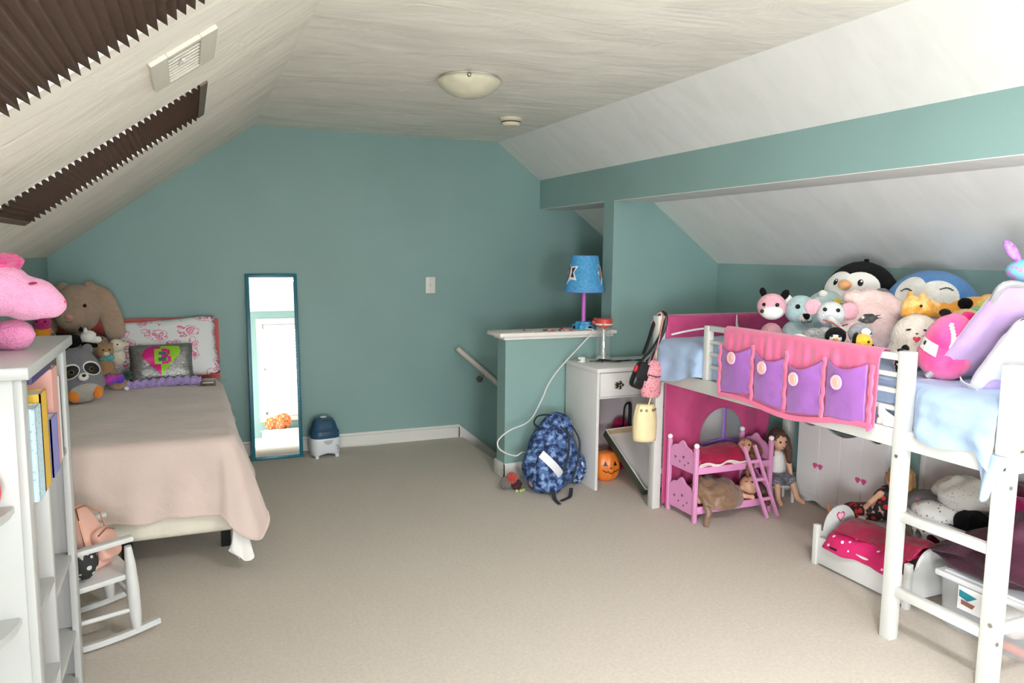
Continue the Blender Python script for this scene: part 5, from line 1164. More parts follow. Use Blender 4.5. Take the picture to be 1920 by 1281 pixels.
# ------------------------------------------------------------------ pillows at the near end
lil = mat('lilac_velvet', (184, 154, 202), .75, var=(10, .06), bump=(16, .4, .012), sheen=.6)
t = thing('lilac_pillow', 'lilac velvet pillow with silver trim leaning at the near end', 'pillow', (2.80, 1.80, 1.155), (R(38), 0, R(-4)))
pc_ = cushion(.60, .47, .11, wr=.018, seed=5, p=3.0).build('cover', lil, t, angle=0)
b = MB(); hx, hz = .286, .224
path = [(-hx, 0, -hz), (-hx+.022, 0, -.1), (-hx+.022, 0, .1), (-hx, 0, hz), (-.1, 0, hz-.02), (.1, 0, hz-.02), (hx, 0, hz)]
b.tube(smoothpath(path), .012, seg=8); b.build('silver_trim', mat('silver_grey_trim', (168, 166, 170), .5, bump=(60, .5, .004)), pc_)
b = MB(); b.tube(smoothpath([(-hx, 0, -hz), (-.15, 0, -hz+.012), (.1, 0, -hz+.015), (hx, 0, -hz)]), .009, seg=8); b.build('silver_trim', mat('silver_grey_trim', (168, 166, 170)), pc_)
b = MB(); b.grid(lambda u, v: V((-.30+.10*u-.05*v*(1-u), -.02-.03*math.sin(3*u)+.02*v, -.235+.02*math.sin(5*u)-.012*v+.05*u*v)), 10, 8, thick=.004); b.build('loose_corner', lil, pc_)
t = thing('white_pillow', 'white pillow with lilac underside leaning at the near bed post', 'pillow', (2.765, 1.675, 1.09), (R(33), 0, R(-3)))
wc_ = cushion(.58, .34, .13, wr=.022, seed=9, p=2.8).build('cover', mat('white_satin', (206, 205, 210), .5, var=(7, .02), bump=(10, .5, .02), sheen=.3), t, angle=0)
decal('lilac_panel', wc_, (0, -.1, -.13), (0, -1, -.2), rrect(.5, .09, .02), lil, off=.002)
b = MB(); b.grid(lambda u, v: V((-.27-.018*u, -.045+.09*v, -.155+.025*u+.008*math.sin(6*v)*u)), 8, 10, thick=.003); b.build('open_flap', mat('white_satin', (206, 205, 210)), wc_)
# unicorn headband toy perched on the lilac pillow
t = thing('sequin_unicorn', 'lilac and aqua sequin unicorn toy with red ball on top pillow edge', 'plush toy', (2.70, 1.735, 1.345), (0, 0, R(-45)))
b = MB(); b.ell((0, 0, .03), (.07, .05, .045)); b.ell((.03, -.01, .06), (.04, .035, .035)); hd = blob('head', b, spots('aqua_lilac_sequins', (120, 190, 206), (190, 130, 206), 60, .42, .4, kind='NOISE'), t, voxel=.005, it=3)
for x, m_ in ((-.055, mat('lilac_sequin', (172, 120, 200), .4, var=(80, .4, 3))), (.06, mat('aqua_sequin', (110, 180, 196), .4, var=(80, .4, 3)))):
    b = MB(); b.ell((x, -.01, .10), (.018, .010, .045), rot=(0, R(-35 if x < 0 else 25), 0)); b.build('ear', m_, t)
b = MB(); b.ell((.01, -.005, .125), .028); b.build('red_ball', mat('shiny_red', (214, 56, 84), .12), t)
# ------------------------------------------------------------------ doll-sized bunk bed
t = thing('doll_bunk_bed', 'pink doll bunk bed with heart cutouts and ladder under the loft', 'doll bed', (2.675, 3.32, 0))
dp = mat('doll_pink_paint', (222, 150, 196), .4, var=(10, .02)); whb = mat('white_knob', (240, 236, 238), .35); hrt = mat('heart_grey_print', (120, 90, 130), .5)
BX_, BXR, BYF, BYB = 2.43, 2.93, 3.195, 3.435
def wavy(y0, y1, z0, z1, amp, n=24):
    top = [(y0+(y1-y0)*k/n, z1-amp+amp*(.5-.5*math.cos(2*math.pi*k/n))+.35*amp*(.5-.5*math.cos(6*math.pi*k/n))) for k in range(n+1)]
    return [(y0, z0), (y1, z0)]+top[::-1]
YZ = Matrix(((0, 0, 1, 0), (1, 0, 0, 0), (0, 1, 0, 0), (0, 0, 0, 1)))      # outline (y, z) extruded along +x
for x in (BX_, BXR):
    for y in (BYF, BYB):
        b = MB(); b.bx(x-.011, x+.011, y-.011, y+.011, 0, .405, bevel=.003); p = b.build('post', dp, t, world=True)
        b = MB(); b.ell((x, y, .418), .015); b.build('finial', whb, p, world=True)
    for z0, z1, am in ((.262, .405, .05), (.035, .20, .05)):
        b = MB(); b.prism(wavy(BYF+.01, BYB-.01, z0, z1, am), .012, Matrix.Translation((x-.006, 0, 0)) @ YZ, bevel=.002); pn = b.build('end_panel', dp, t, world=True)
        if x == BX_:
            for k, (fy, fz) in enumerate(((.2, .35), (.42, .62), (.58, .25), (.78, .45), (.35, .12))):
                b = MB(); yy, zz = BYF+.02+(BYB-BYF-.04)*fy, z0+.02+(z1-z0-.06)*fz
                b.prism([(yy+q[0], zz+q[1]) for q in heart(.010 if k % 2 else .007, 16)], .0012, Matrix.Translation((x-.0072, 0, 0)) @ YZ); b.build('heart_print', hrt, pn, world=True)
for y in (BYF, BYB):
    for z0, z1 in ((.262, .298), (.045, .085)):
        b = MB(); b.bx(BX_, BXR, y-.007, y+.007, z0, z1, bevel=.003); b.build('side_rail', dp, t, world=True)
for z in (.262, .05):
    b = MB(); b.bx(BX_, BXR, BYF, BYB, z, z+.008); b.build('bed_board', dp, t, world=True, smooth=False)
for dx in (0, .072):
    b = MB(); b.tube([(2.715+dx, 3.165, .40), (2.845+dx, 3.105, 0.004)], .0105, seg=4); b.build('ladder_rail', dp, t, world=True)
for k in (.22, .47, .74):
    b = MB(); x, y, z = 2.715+.13*k, 3.165-.06*k, .40-.396*k; b.box((x+.036, y, z), (.072, .012, .018), bevel=.002); b.build('ladder_rung', dp, t, world=True)

# ------------------------------------------------------------------ dolls
skin = mat('doll_vinyl', (222, 172, 142), .45); hair_b = mat('brown_doll_hair', (84, 54, 42), .6, var=(60, .3, 4), bump=(90, .8, .006), stretch=(1, 1, .15)); hair_l = mat('blonde_doll_hair', (176, 134, 88), .6, var=(60, .25, 4), bump=(90, .8, .006), stretch=(1, 1, .2)); hair_m = mat('chestnut_doll_hair', (120, 84, 58), .6, var=(60, .3, 4), bump=(90, .8, .006))
def doll(name, label, loc, rot, pose, hair, hair_els, clothes):
    """pose: joint positions in local metres (z up, front -y)"""
    t = thing(name, label, 'doll', loc, rot); P_ = pose; b = MB()
    b.cap(P_['hip'], P_['chest'], .040, .042); b.cap(P_['chest'], P_['neck'], .022, .02)
    b.ell(P_['head'], (.048, .050, .055)); b.ell(V(P_['head'])+V((0, -.015, -.02)), (.036, .038, .034))
    for s in ('l', 'r'):
        b.cap(P_['sh'+s], P_['el'+s], .018, .015); b.cap(P_['el'+s], P_['ha'+s], .015, .011); b.ell(P_['ha'+s], (.013, .016, .016))
        b.cap(P_['th'+s], P_['kn'+s], .026, .021); b.cap(P_['kn'+s], P_['an'+s], .021, .015); b.cap(P_['an'+s], P_['to'+s], .016, .012)
    bd = blob('body', b, skin, t, voxel=.005, it=4)
    h = V(P_['head']); fd = V(P_.get('face', (0, -1, 0))).normalized(); up = V(P_.get('up', (0, 0, 1))); sx = up.cross(fd).normalized(); up = fd.cross(sx)
    for s in (-1, 1):
        b = MB(); b.ell(h+fd*.044+sx*s*.018+up*.002, .007, u=12, v=8); b.build('eye', mat('doll_eye', (70, 50, 40), .15), bd)
    b = MB(); b.ell(h+fd*.051-up*.012, (.005, .005, .005), u=10, v=8); b.build('nose', skin, bd)
    b = MB(); b.ell(h+fd*.049-up*.026, (.010, .006, .004), u=10, v=8); b.build('lips', mat('doll_lips', (200, 90, 96), .4), bd)
    b = MB(); b.ell(h-fd*.012+up*.012, (.056, .056, .058))
    for e in hair_els: b.cap(*e)
    blob('hair', b, hair, t, voxel=.006, it=2, fuzz=.004, fscale=60)
    for nm, m_, els in clothes:
        b = MB()
        for e in els:
            if len(e) == 2: b.ell(*e)
            else: b.cap(*e)
        blob(nm, b, m_, t, voxel=.005, it=3, fuzz=.002, fscale=30)
    return t
# seated doll in white top
doll('doll_white_top', 'brown haired doll in white top and grey patterned shorts sitting upright', (3.115, 3.345, .09), (0, 0, R(-14)),
     dict(hip=(0, 0, .05), chest=(0, .005, .15), neck=(0, 0, .205), head=(0, -.005, .265), shl=(.05, 0, .175), ell=(.075, -.01, .115), hal=(.078, -.03, .055), shr=(-.05, 0, .175), elr=(-.07, -.01, .12), har=(-.06, -.045, .07), thl=(.03, -.01, .04), knl=(.05, -.09, .045), anl=(.065, -.13, -.045), tol=(.08, -.175, -.055), thr=(-.03, -.01, .04), knr=(-.04, -.09, .04), anr=(-.045, -.12, -.05), tor=(-.045, -.155, -.068), face=(.15, -1, -.05)),
     hair_b, [((-.045, .0, .27), (-.05, -.02, .19), .026, .02), ((.045, .0, .27), (.055, -.025, .2), .028, .024), ((.055, -.03, .2), (.05, -.045, .15), .024, .016), ((0, .04, .27), (0, .045, .18), .035, .03)],
     [('white_top', mat('white_knit', (238, 234, 232), .8, bump=(80, .3, .003)), [((0, .0, .10), (0, .004, .165), .046, .045)]), ('shorts', spots('grey_dots', (110, 112, 122), (200, 200, 206), 130, .3), [((0, 0, .04), (0, 0, .065), .047, .046), ((.03, -.01, .04), (.046, -.08, .046), .036, .034), ((-.03, -.01, .04), (-.037, -.08, .042), .036, .034)])])
t = thing('doll_chair', 'small white doll chair under the seated brown haired doll', 'doll chair', (3.12, 3.34, 0), (0, 0, R(-14)))
b = MB(); b.bx(-.075, .075, -.07, .06, .092, .104, bevel=.003); b.build('seat', white_paint, t)
for x in (-.066, .066):
    for y in (-.06, .05):
        b = MB(); b.bx(x-.008, x+.008, y-.008, y+.008, 0, .093 if y < 0 else .27, bevel=.002); b.build('leg', white_paint, t)
for z in (.17, .22, .26):
    b = MB(); b.bx(-.066, .066, .046, .054, z-.008, z+.008, bevel=.002); b.build('back_slat', white_paint, t)
# top bunk doll under crimson cover
lay = dict(hip=(-.12, 0, .03), chest=(-.02, 0, .035), neck=(.04, 0, .04), head=(.10, -.01, .06), shl=(0, .05, .03), ell=(-.05, .06, .025), hal=(-.1, .06, .025), shr=(0, -.05, .035), elr=(.01, -.075, .03), har=(.06, -.085, .02), thl=(-.13, .025, .03), knl=(-.2, .03, .03), anl=(-.27, .03, .025), tol=(-.28, .03, .05), thr=(-.13, -.025, .03), knr=(-.2, -.03, .03), anr=(-.27, -.03, .025), tor=(-.28, -.03, .05), face=(-.3, -.45, .8), up=(1, 0, .3))
doll('doll_top_bunk', 'chestnut haired doll lying in the top doll bunk', (2.735, 3.30, .285), (0, 0, 0), lay, hair_m, [((.13, .0, .07), (.15, -.05, .045), .035, .03), ((.13, -.04, .07), (.10, -.085, .03), .035, .028), ((.08, -.09, .03), (.035, -.125, -.01), .026, .02), ((.035, -.122, -.01), (.02, -.128, -.045), .02, .012), ((.14, .03, .07), (.155, .06, .04), .03, .022)], [('nightdress', mat('peach_cloth', (232, 206, 190), .8), [((-.12, 0, .03), (-.01, 0, .035), .042, .044)])])
def throw(name, label, m_, fn, nu, nv, base, cat='blanket', th=.004):
    b = MB(); b.grid(fn, nu, nv, thick=th); return one(name, b, m_, label, cat, base=base, angle=0)
crim = mat('crimson_satin', (160, 16, 64), .5, var=(12, .1), bump=(11, .8, .02), sheen=.15)
throw('doll_cover', 'crimson cover over the doll in the top bunk', crim, lambda u, v: V((2.455+.30*u, 3.19+.235*v, .30+.065*math.sin(math.pi*min(1, max(0, v*1.05)))**.6+.02*u+.012*nz(u*5, v*5, 3)-.03*(v < .02))), 24, 20, (2.6, 3.3, .28))
throw('doll_sheet', 'pale patterned sheet under the crimson cover on the top bunk', spots('pale_flower_print', (236, 226, 224), (226, 160, 170), 60, .28), lambda u, v: V((2.45+.33*u, 3.187-.004*math.sin(u*20)+.02*v, .318-.032*v+.008*math.sin(u*13))), 24, 6, (2.6, 3.2, .28), cat='sheet')
# bottom bunk doll in bronze dress
doll('doll_bottom_bunk', 'dark haired doll in bronze satin dress in the lower bunk', (2.755, 3.28, .075), (0, 0, R(4)), lay, hair_b, [((.13, .0, .07), (.16, -.04, .04), .036, .03), ((.13, -.04, .06), (.15, -.09, .03), .034, .026), ((.15, -.09, .03), (.13, -.135, -.01), .026, .016), ((.12, .03, .08), (.15, .05, .05), .034, .028)], [])
bronze = mat('bronze_satin', (134, 104, 82), .42, var=(14, .2), bump=(13, 1, .025), sheen=.3)
def skirt(u, v):
    a = math.pi*(u-.03)*1.06; r = .03+.085*math.sin(math.pi*min(1, .12+.8*v))+.02*v
    x = 2.775-.31*v; y = 3.29-(r*1.25)*math.cos(a)*1.0-.02*v; z = .083+r*.98*math.sin(a)+.016*math.sin(13*u+9*v)*v+.028*nz(u*8, v*9, 4)
    if u < .25: y -= .02*v
    return V((x, y, max(.078, z)))
throw('bronze_dress', 'bronze satin doll dress spread over the lower bunk', bronze, skirt, 34, 28, (2.62, 3.28, .08), cat='doll dress')
throw('bronze_ribbon', 'bronze ribbon tail hanging from the lower bunk to the carpet', bronze, lambda u, v: V((2.455+.055*u*(1-.6*v)+.012*math.sin(5*v), 3.155-.015*math.sin(4*u)-.03*v, .10-.095*v+.004*math.sin(9*u))), 8, 14, (2.47, 3.14, .0), cat='ribbon')

# ------------------------------------------------------------------ doll wardrobe with heart knobs
t = thing('doll_wardrobe', 'white doll wardrobe with four doors and pink heart knobs', 'doll wardrobe', (3.31, 3.02, 0))
WX, wy0, wy1 = 3.252, 2.72, 3.33; ww = mat('wardrobe_white', (232, 231, 232), .4)
b = MB(); b.bx(WX+.014, 3.384, wy0, wy0+.012, 0, .47, bevel=.002); b.build('side_panel', ww, t, world=True)
b = MB(); b.bx(WX+.014, 3.384, wy1-.012, wy1, 0, .47, bevel=.002); b.build('side_panel', ww, t, world=True)
b = MB(); b.bx(3.374, 3.384, wy0, wy1, .04, .42); b.build('back_panel', ww, t, world=True, smooth=False)
b = MB(); b.bx(WX+.014, 3.384, wy0+.012, wy1-.012, .045, .057); b.build('bottom_shelf', ww, t, world=True, smooth=False)
ed = [3.33, 3.165, 3.015, 2.865, 2.72]; pk_m = mat('pink_heart_paint', (222, 92, 150), .4)
for k in range(4):
    y1, y0 = ed[k]-.0015, ed[k+1]+.0015; n = 12
    # scalloped crown: each pair of doors dips in the middle
    dip = (lambda q: math.sin(math.pi*q), lambda q: math.cos(math.pi/2*q), lambda q: math.sin(math.pi/2*q), lambda q: math.sin(math.pi*q))[k]
    top = [(y0+(y1-y0)*i/n, .486-(.05 if k in (1, 2) else .035)*dip(i/n)) for i in range(n+1)]
    b = MB(); b.prism([(y0, .055), (y1, .055)]+top[::-1], .014, Matrix.Translation((WX, 0, 0)) @ YZ, bevel=.0015); d_ = b.build('door', ww, t, world=True)
    ky = y0+.018 if k % 2 == 0 else y1-.018
    b = MB(); b.prism([(ky+q[0], .235+q[1]) for q in heart(.0165, 24)], .008, Matrix.Translation((WX-.008, 0, 0)) @ YZ, bevel=.002); kb = b.build('heart_knob', pk_m, d_, world=True)
n = 40; ap = [(wy0+(wy1-wy0)*i/n, .004+.022*(.5+.5*math.cos(2*math.pi*i/n*4))) for i in range(n+1)]
b = MB(); b.prism(ap+[(wy1, .054), (wy0, .054)], .012, Matrix.Translation((WX+.001, 0, 0)) @ YZ); b.build('wavy_apron', ww, t, world=True)

# ------------------------------------------------------------------ white doll bed with heart headboard
t = thing('doll_sleigh_bed', 'white doll bed with a pink heart painted on its headboard', 'doll bed', (2.77, 2.3, 0))
dbx0, dbx1, dby0, dby1 = 2.632, 2.91, 2.06, 2.545
for x in (dbx0, dbx1):
    b = MB(); b.bx(x-.006, x+.006, dby0, dby1, .012, .135, bevel=.003); b.build('side_panel', white_paint, t, world=True)
    for y, z in ((dby1, .19), (dby0, .19)):
        b = MB(); b.bx(x-.013, x+.013, y-.013, y+.013, 0, z, bevel=.003); b.build('post', white_paint, t, world=True)
cx = (dbx0+dbx1)/2
def arch(zb, zt): return [(dbx0+.01, zb), (dbx1-.01, zb), (dbx1-.01, .15)]+[(cx+.095*math.cos(R(a)), .155+(zt-.155)*math.sin(R(a))) for a in range(0, 181, 10)]+[(dbx0+.01, .15)]
for y, zt, nm in ((dby1, .265, 'headboard'), (dby0, .235, 'footboard')):
    b = MB(); b.prism(arch(.03, zt), .012, Matrix.Translation((0, y-.006, 0)) @ XZ, bevel=.002); hb_ = b.build(nm, white_paint, t, world=True)
    if nm == 'headboard':
        for sc, m_, yy in ((.025, mat('heart_outline', (206, 70, 130), .5), .0075), (.017, mat('heart_fill', (246, 196, 214), .5), .0085)):
            b = MB(); b.prism([(cx-.005+q[0], .214+q[1]*1.15) for q in heart(sc, 28)], .0012, Matrix.Translation((0, y-yy, 0)) @ XZ); b.build('painted_heart', m_, hb_, world=True)
b = MB(); b.bx(dbx0, dbx1, dby0, dby1, .03, .042); b.build('bed_board', white_paint, t, world=True, smooth=False)
fuch = spots('fuchsia_dots', (206, 34, 104), (246, 226, 232), 24, .18, .5)
def cov(u, v):
    x = 2.61+.29*u; y = 2.485-.385*v
    z = .158+.02*math.sin(math.pi*u)*(.6+.4*math.sin(3*v))+.010*nz(u*4, v*5, 7)+.012*v
    if u < .14: z -= .055*(1-u/.14)
    return V((x-.012*math.sin(v*9)*(u < .2), y, z))
throw('doll_bed_cover', 'fuchsia cover with white dots rumpled on the white doll bed', fuch, cov, 30, 34, (2.76, 2.3, .1), th=.006)
throw('doll_bed_fold', 'plain crimson folded blanket on the white doll bed', crim, lambda u, v: V((2.66+.235*u, 2.48-.40*v, .172+.035*math.sin(math.pi*u)+.014*nz(u*5, v*5, 1)+.03*v*(1-.4*v)+.008*math.sin(6*v+3*u))), 24, 30, (2.76, 2.3, .18), th=.006)
b = MB(); b.box((2.606, 2.42, .115), (.012, .04, .022), bevel=.004); one('black_clip', b, black_m, 'small black clip on the side of the white doll bed', 'clip', base=(2.606, 2.42, .105))

# ------------------------------------------------------------------ doll in floral dress leaning on a stool
t = thing('doll_stool', 'small white stool behind the white doll bed', 'stool', (3.055, 2.535, 0))
b = MB(); b.bx(-.07, .07, -.065, .065, .135, .15, bevel=.006); b.build('seat', white_paint, t)
for x in (-.055, .055):
    for y in (-.05, .05):
        b = MB(); b.bx(x-.009, x+.009, y-.009, y+.009, 0, .136, bevel=.002); b.build('leg', white_paint, t)
flor = spots('dark_floral_print', (40, 30, 32), (206, 44, 44), 26, .36, .6, rgb3=(196, 160, 150), gap=.34)
doll('doll_floral_dress', 'blonde doll in dark floral dress reclining with legs stretched out', (3.04, 2.545, .155), (0, 0, R(176)),
     dict(hip=(0, 0, .045), chest=(0, .035, .13), neck=(0, .055, .18), head=(0, .075, .235), shl=(.05, .035, .15), ell=(.07, .0, .10), hal=(.06, -.04, .06), shr=(-.05, .035, .15), elr=(-.07, .0, .10), har=(-.06, -.045, .055), thl=(.03, -.02, .03), knl=(.035, -.15, .0), anl=(.035, -.29, -.065), tol=(.035, -.315, -.025), thr=(-.03, -.02, .03), knr=(-.03, -.14, -.01), anr=(-.03, -.27, -.085), tor=(-.03, -.295, -.045), face=(0, -1, .15)),
     hair_l, [((0, .11, .25), (0, .13, .16), .04, .03), ((.04, .1, .25), (.05, .12, .19), .028, .02), ((-.045, .1, .25), (-.05, .115, .18), .028, .02)],
     [('floral_dress', flor, [((0, .0, .05), (0, .035, .14), .052, .048), ((.02, -.03, .035), (.034, -.16, -.005), .046, .046), ((-.02, -.03, .035), (-.032, -.16, -.015), .046, .046), ((.045, .03, .15), (.055, .015, .125), .022, .02), ((-.045, .03, .15), (-.055, .015, .125), .022, .02)])])

# ------------------------------------------------------------------ laundry basket of clothes
t = thing('laundry_basket', 'white plastic laundry basket with cutout holes full of clothes', 'laundry basket', (3.12, 2.06, 0))
bw = mat('basket_plastic', (226, 227, 230), .4)
def ringpt(a, z):
    """rounded-rectangle basket wall, a in 0..1 around, widening upward"""
    hx, hy = .175+.03*(z/.28), .27+.035*(z/.28); tt = 2*math.pi*a; c, s_ = math.cos(tt), math.sin(tt); p = 4.5
    return V((hx*math.copysign(abs(c)**(2/p), c), hy*math.copysign(abs(s_)**(2/p), s_), z))
b = MB(); ncol, zr = 22, ((.03, .10), (.10, .17), (.17, .235))
for i in range(ncol):
    for j, (z0, z1) in enumerate(zr):
        off = .5 if j % 2 else 0; a0, a1 = (i+off)/ncol, (i+1+off)/ncol; n = 12; inn, out_ = [], []
        for k in range(n):
            t_ = 2*math.pi*k/n; c, s_ = math.cos(t_), math.sin(t_); m_ = max(abs(c), abs(s_))
            inn.append(b.bm.verts.new(ringpt((a0+a1)/2+(a1-a0)*.33*c*(1-.25*s_), (z0+z1)/2+(z1-z0)*.36*s_)))
            out_.append(b.bm.verts.new(ringpt((a0+a1)/2+(a1-a0)*.5*c/m_, (z0+z1)/2+(z1-z0)*.5*s_/m_)))
        for k in range(n): b.bm.faces.new((inn[k], inn[(k+1) % n], out_[(k+1) % n], out_[k]))
bmesh.ops.remove_doubles(b.bm, verts=b.bm.verts, dist=.0004)
b.build('pierced_wall', bw, t, angle=60)
for (z0, z1), nm in (((0, .03), 'lower_band'), ((.235, .285), 'upper_band')):
    b = MB(); b.grid(lambda u, v: ringpt(u, z0+(z1-z0)*v), 66, 2, closed_u=True); b.build(nm, bw, t, angle=60)
b = MB(); b.tube([ringpt(k/66, .287) for k in range(66)], .010, seg=8, closed=True); b.build('rim', bw, t)
b = MB(); b.grid(lambda u, v: ringpt(u, .004)*(.02+.98*v)+V((0, 0, .004*(1-v))), 66, 2, closed_u=True); b.build('floor', bw, t)
b = MB(); b.tube([ringpt(k/66, .247)*1.01 for k in range(20, 31)], .011, seg=8, flat=.5); b.build('red_grip', mat('red_grip', (206, 70, 62), .4), t)
def rag(name, label, c, r, m_, seed, cat='clothing'):
    c = V(c)
    b = MB(); b.ell(c, r, u=36, v=22)
    for v in b.bm.verts:
        d_ = v.co-c; k = 1+.28*noise.noise(d_*9+V((seed, seed*2, 0)))+.16*noise.noise(d_*24+V((0, seed, 3))); v.co = c+d_*k
        if v.co.z < c.z-r[2]*.55: v.co.z = c.z-r[2]*.55
    return one(name, b, m_, label, cat, 'clothes heaped in the laundry basket', base=(c.x, c.y, c.z-r[2]*.55), angle=0)
rag('grey_shirt', 'grey shirt with pink flowers at the far side of the basket', (3.06, 2.30, .315), (.12, .10, .05), spots('grey_pink_floral', (110, 110, 116), (214, 90, 120), 26, .2), 1)
rag('white_shirt', 'white printed shirt on top of the laundry heap', (3.10, 2.13, .385), (.13, .17, .085), spots('white_faint_print', (226, 224, 220), (120, 120, 124), 75, .16), 2)
rag('striped_vest', 'white and grey garment tucked at the basket front edge', (2.965, 2.215, .31), (.07, .11, .045), spots('white_leaf_print', (232, 232, 230), (130, 128, 130), 50, .22), 3)
rag('black_shirt', 'black top spilling over the basket rim beside the velvet blanket', (2.97, 2.05, .315), (.06, .07, .055), bk, 4)
rag('magenta_shirt', 'magenta shirt lying on the near side of the laundry heap', (3.08, 1.925, .365), (.11, .08, .075), cloth('magenta_cotton', (176, 24, 100)), 5)
rag('plum_shirt', 'plum top at the back of the laundry heap', (3.22, 2.02, .42), (.085, .075, .06), cloth('plum_cotton', (92, 34, 62)), 6)
rag('coral_sock', 'coral pink sock on the laundry heap beside the plum top', (3.22, 1.93, .435), (.06, .045, .035), cloth('coral_cotton', (196, 70, 90)), 7)
rag('slate_shirt', 'slate grey shirt near the near end of the basket', (3.16, 1.86, .36), (.10, .07, .07), cloth('slate_cotton', (110, 118, 122)), 8)
rag('navy_leggings', 'navy leggings at the near back corner of the basket', (3.26, 1.86, .40), (.06, .06, .06), cloth('navy_cotton', (34, 34, 50)), 9)
for q, (x, y, z) in enumerate(((3.12, 2.06, .17), (3.12, 2.22, .16), (3.12, 1.90, .16))):
    rag('folded_laundry', ('maroon laundry seen through the basket holes in the middle', 'maroon laundry seen through the basket holes at the far end', 'maroon laundry seen through the basket holes at the near end')[q], (x, y, z), (.13, .10, .12), cloth('maroon_cotton', (104, 26, 52)), 20+q)

# ------------------------------------------------------------------ clear storage bins and velvet blanket
def bin_(name, label, x0, x1, y0, y1, h, tint=(226, 228, 232)):
    t = thing(name, label, 'storage bin', ((x0+x1)/2, (y0+y1)/2, 0)); cp = clear('clear_bin_plastic', tint, .34, .12, .10)
    hx, hy = (x1-x0)/2, (y1-y0)/2
    rows = [(.002, hx*.9, hy*.9, 0), (.012, hx*.92, hy*.92, 0), (h*.5, hx*.95, hy*.95, 0), (h-.03, hx*.975, hy*.975, 0)]
    loft(rows, 40, 7).build('tub', cp, t)
    b = MB(); b.bx(-hx, hx, -hy, hy, h-.03, h-.006, bevel=.006); b.build('lid', mat('bin_lid', (222, 224, 228), .35), t)
    b = MB(); b.bx(-hx*.86, hx*.86, -hy*.86, hy*.86, h-.008, h, bevel=.004); b.build('lid_panel', mat('bin_lid', (222, 224, 228), .35), t)
    for s in (-1, 1):
        b = MB(); b.bx(-.05, .05, s*hy-.004, s*hy+.006, h-.055, h-.012, bevel=.003); b.build('latch', mat('latch_grey', (196, 198, 204), .35), t)
    return t
t = bin_('storage_bin', 'clear plastic storage bin with white label under the velvet blanket', 2.642, 2.92, 1.565, 1.955, .22)
b = MB(); b.bx(-.1415, -.1395, -.01, .09, .10, .19); lb_ = b.build('label', mat('label_white', (240, 240, 242), .5), t, smooth=False)
b = MB(); b.prism([(.015, .165), (.085, .175), (.085, .15), (.05, .14)], .0012, Matrix.Translation((-.1428, 0, 0)) @ YZ); b.build('label_print', mat('label_teal', (36, 140, 158), .5), lb_)
b = MB(); b.prism([(.02, .135), (.075, .14), (.075, .122), (.03, .118)], .0012, Matrix.Translation((-.1428, 0, 0)) @ YZ); b.build('label_print', mat('label_brown', (150, 100, 90), .5), lb_)
rag('binned_papers', 'pale papers and fabric packed inside the clear storage bin', (2.785, 1.74, .10), (.105, .15, .085), spots('paper_mix', (228, 222, 218), (170, 150, 150), 12, .25), 31, cat='papers')['group'] = 'bin contents'
rag('grey_fabric', 'grey fabric bundle at the far bottom of the clear bin', (2.73, 1.84, .05), (.06, .07, .05), cloth('grey_bundle', (150, 150, 164)), 32, cat='fabric')['group'] = 'bin contents'
b = MB(); b.bx(2.664, 2.69, 1.60, 1.84, .014, .038, bevel=.004); one('orange_ruler', b, mat('orange_strip', (226, 120, 90), .5), 'orange plastic strip along the bottom of the clear bin', 'strip', base=(2.677, 1.67, .014))
t = bin_('storage_bin', 'smaller clear bin beyond the near bed post at right edge', 2.62, 2.86, 1.06, 1.42, .17)
rag('yellow_toys', 'yellow and white toys packed in the smaller clear bin', (2.74, 1.26, .075), (.09, .14, .07), spots('yellow_white_mix', (226, 214, 170), (150, 148, 150), 16, .3), 33, cat='toys')['group'] = 'bin contents'
velv = mat('plum_velvet', (66, 20, 44), .7, var=(9, .35, 4), bump=(12, .6, .02), sheen=.08, stretch=(1, .5, 2))
def velvet(u, v):
    a = 2*math.pi*u; y = 2.045-.655*v; env = math.sin(math.pi*min(1, .06+.94*v*.62))**.55
    rx, rz = .185*env, (.055+.13*min(1, v*1.6)*1.0)*env
    fold = 1+.10*math.sin(5*a+5*v)+.08*math.sin(9*a-8*v)+.20*nz(math.cos(a)*2.4, math.sin(a)*2.4, v*5)
    z = .225+rz*.9+rz*fold*math.sin(a)
    return V((2.80+rx*fold*math.cos(a), y, max(.232, z)))
b = MB(); b.grid(velvet, 72, 40, closed_u=True); bmesh.ops.holes_fill(b.bm, edges=[e for e in b.bm.edges if e.is_boundary], sides=0)
one('velvet_blanket', b, velv, 'plum velvet blanket heaped on the clear storage bin', 'blanket', base=(2.8, 1.7, .222), angle=0)
# white access panel in the knee wall
t = thing('door_1', None, None, (3.385, 2.0, 0)); t['kind'] = 'structure'
b = MB(); b.bx(3.372, 3.388, 1.45, 2.62, .0, .70, bevel=.003); b.build('door_panel', mat('panel_white', (214, 213, 212), .5), t, world=True)
for y in (2.60, 2.24, 1.86):
    b = MB(); b.bx(3.366, 3.374, y-.012, y+.012, 0, .70, bevel=.002); b.build('batten', mat('panel_white', (214, 213, 212)), t, world=True)
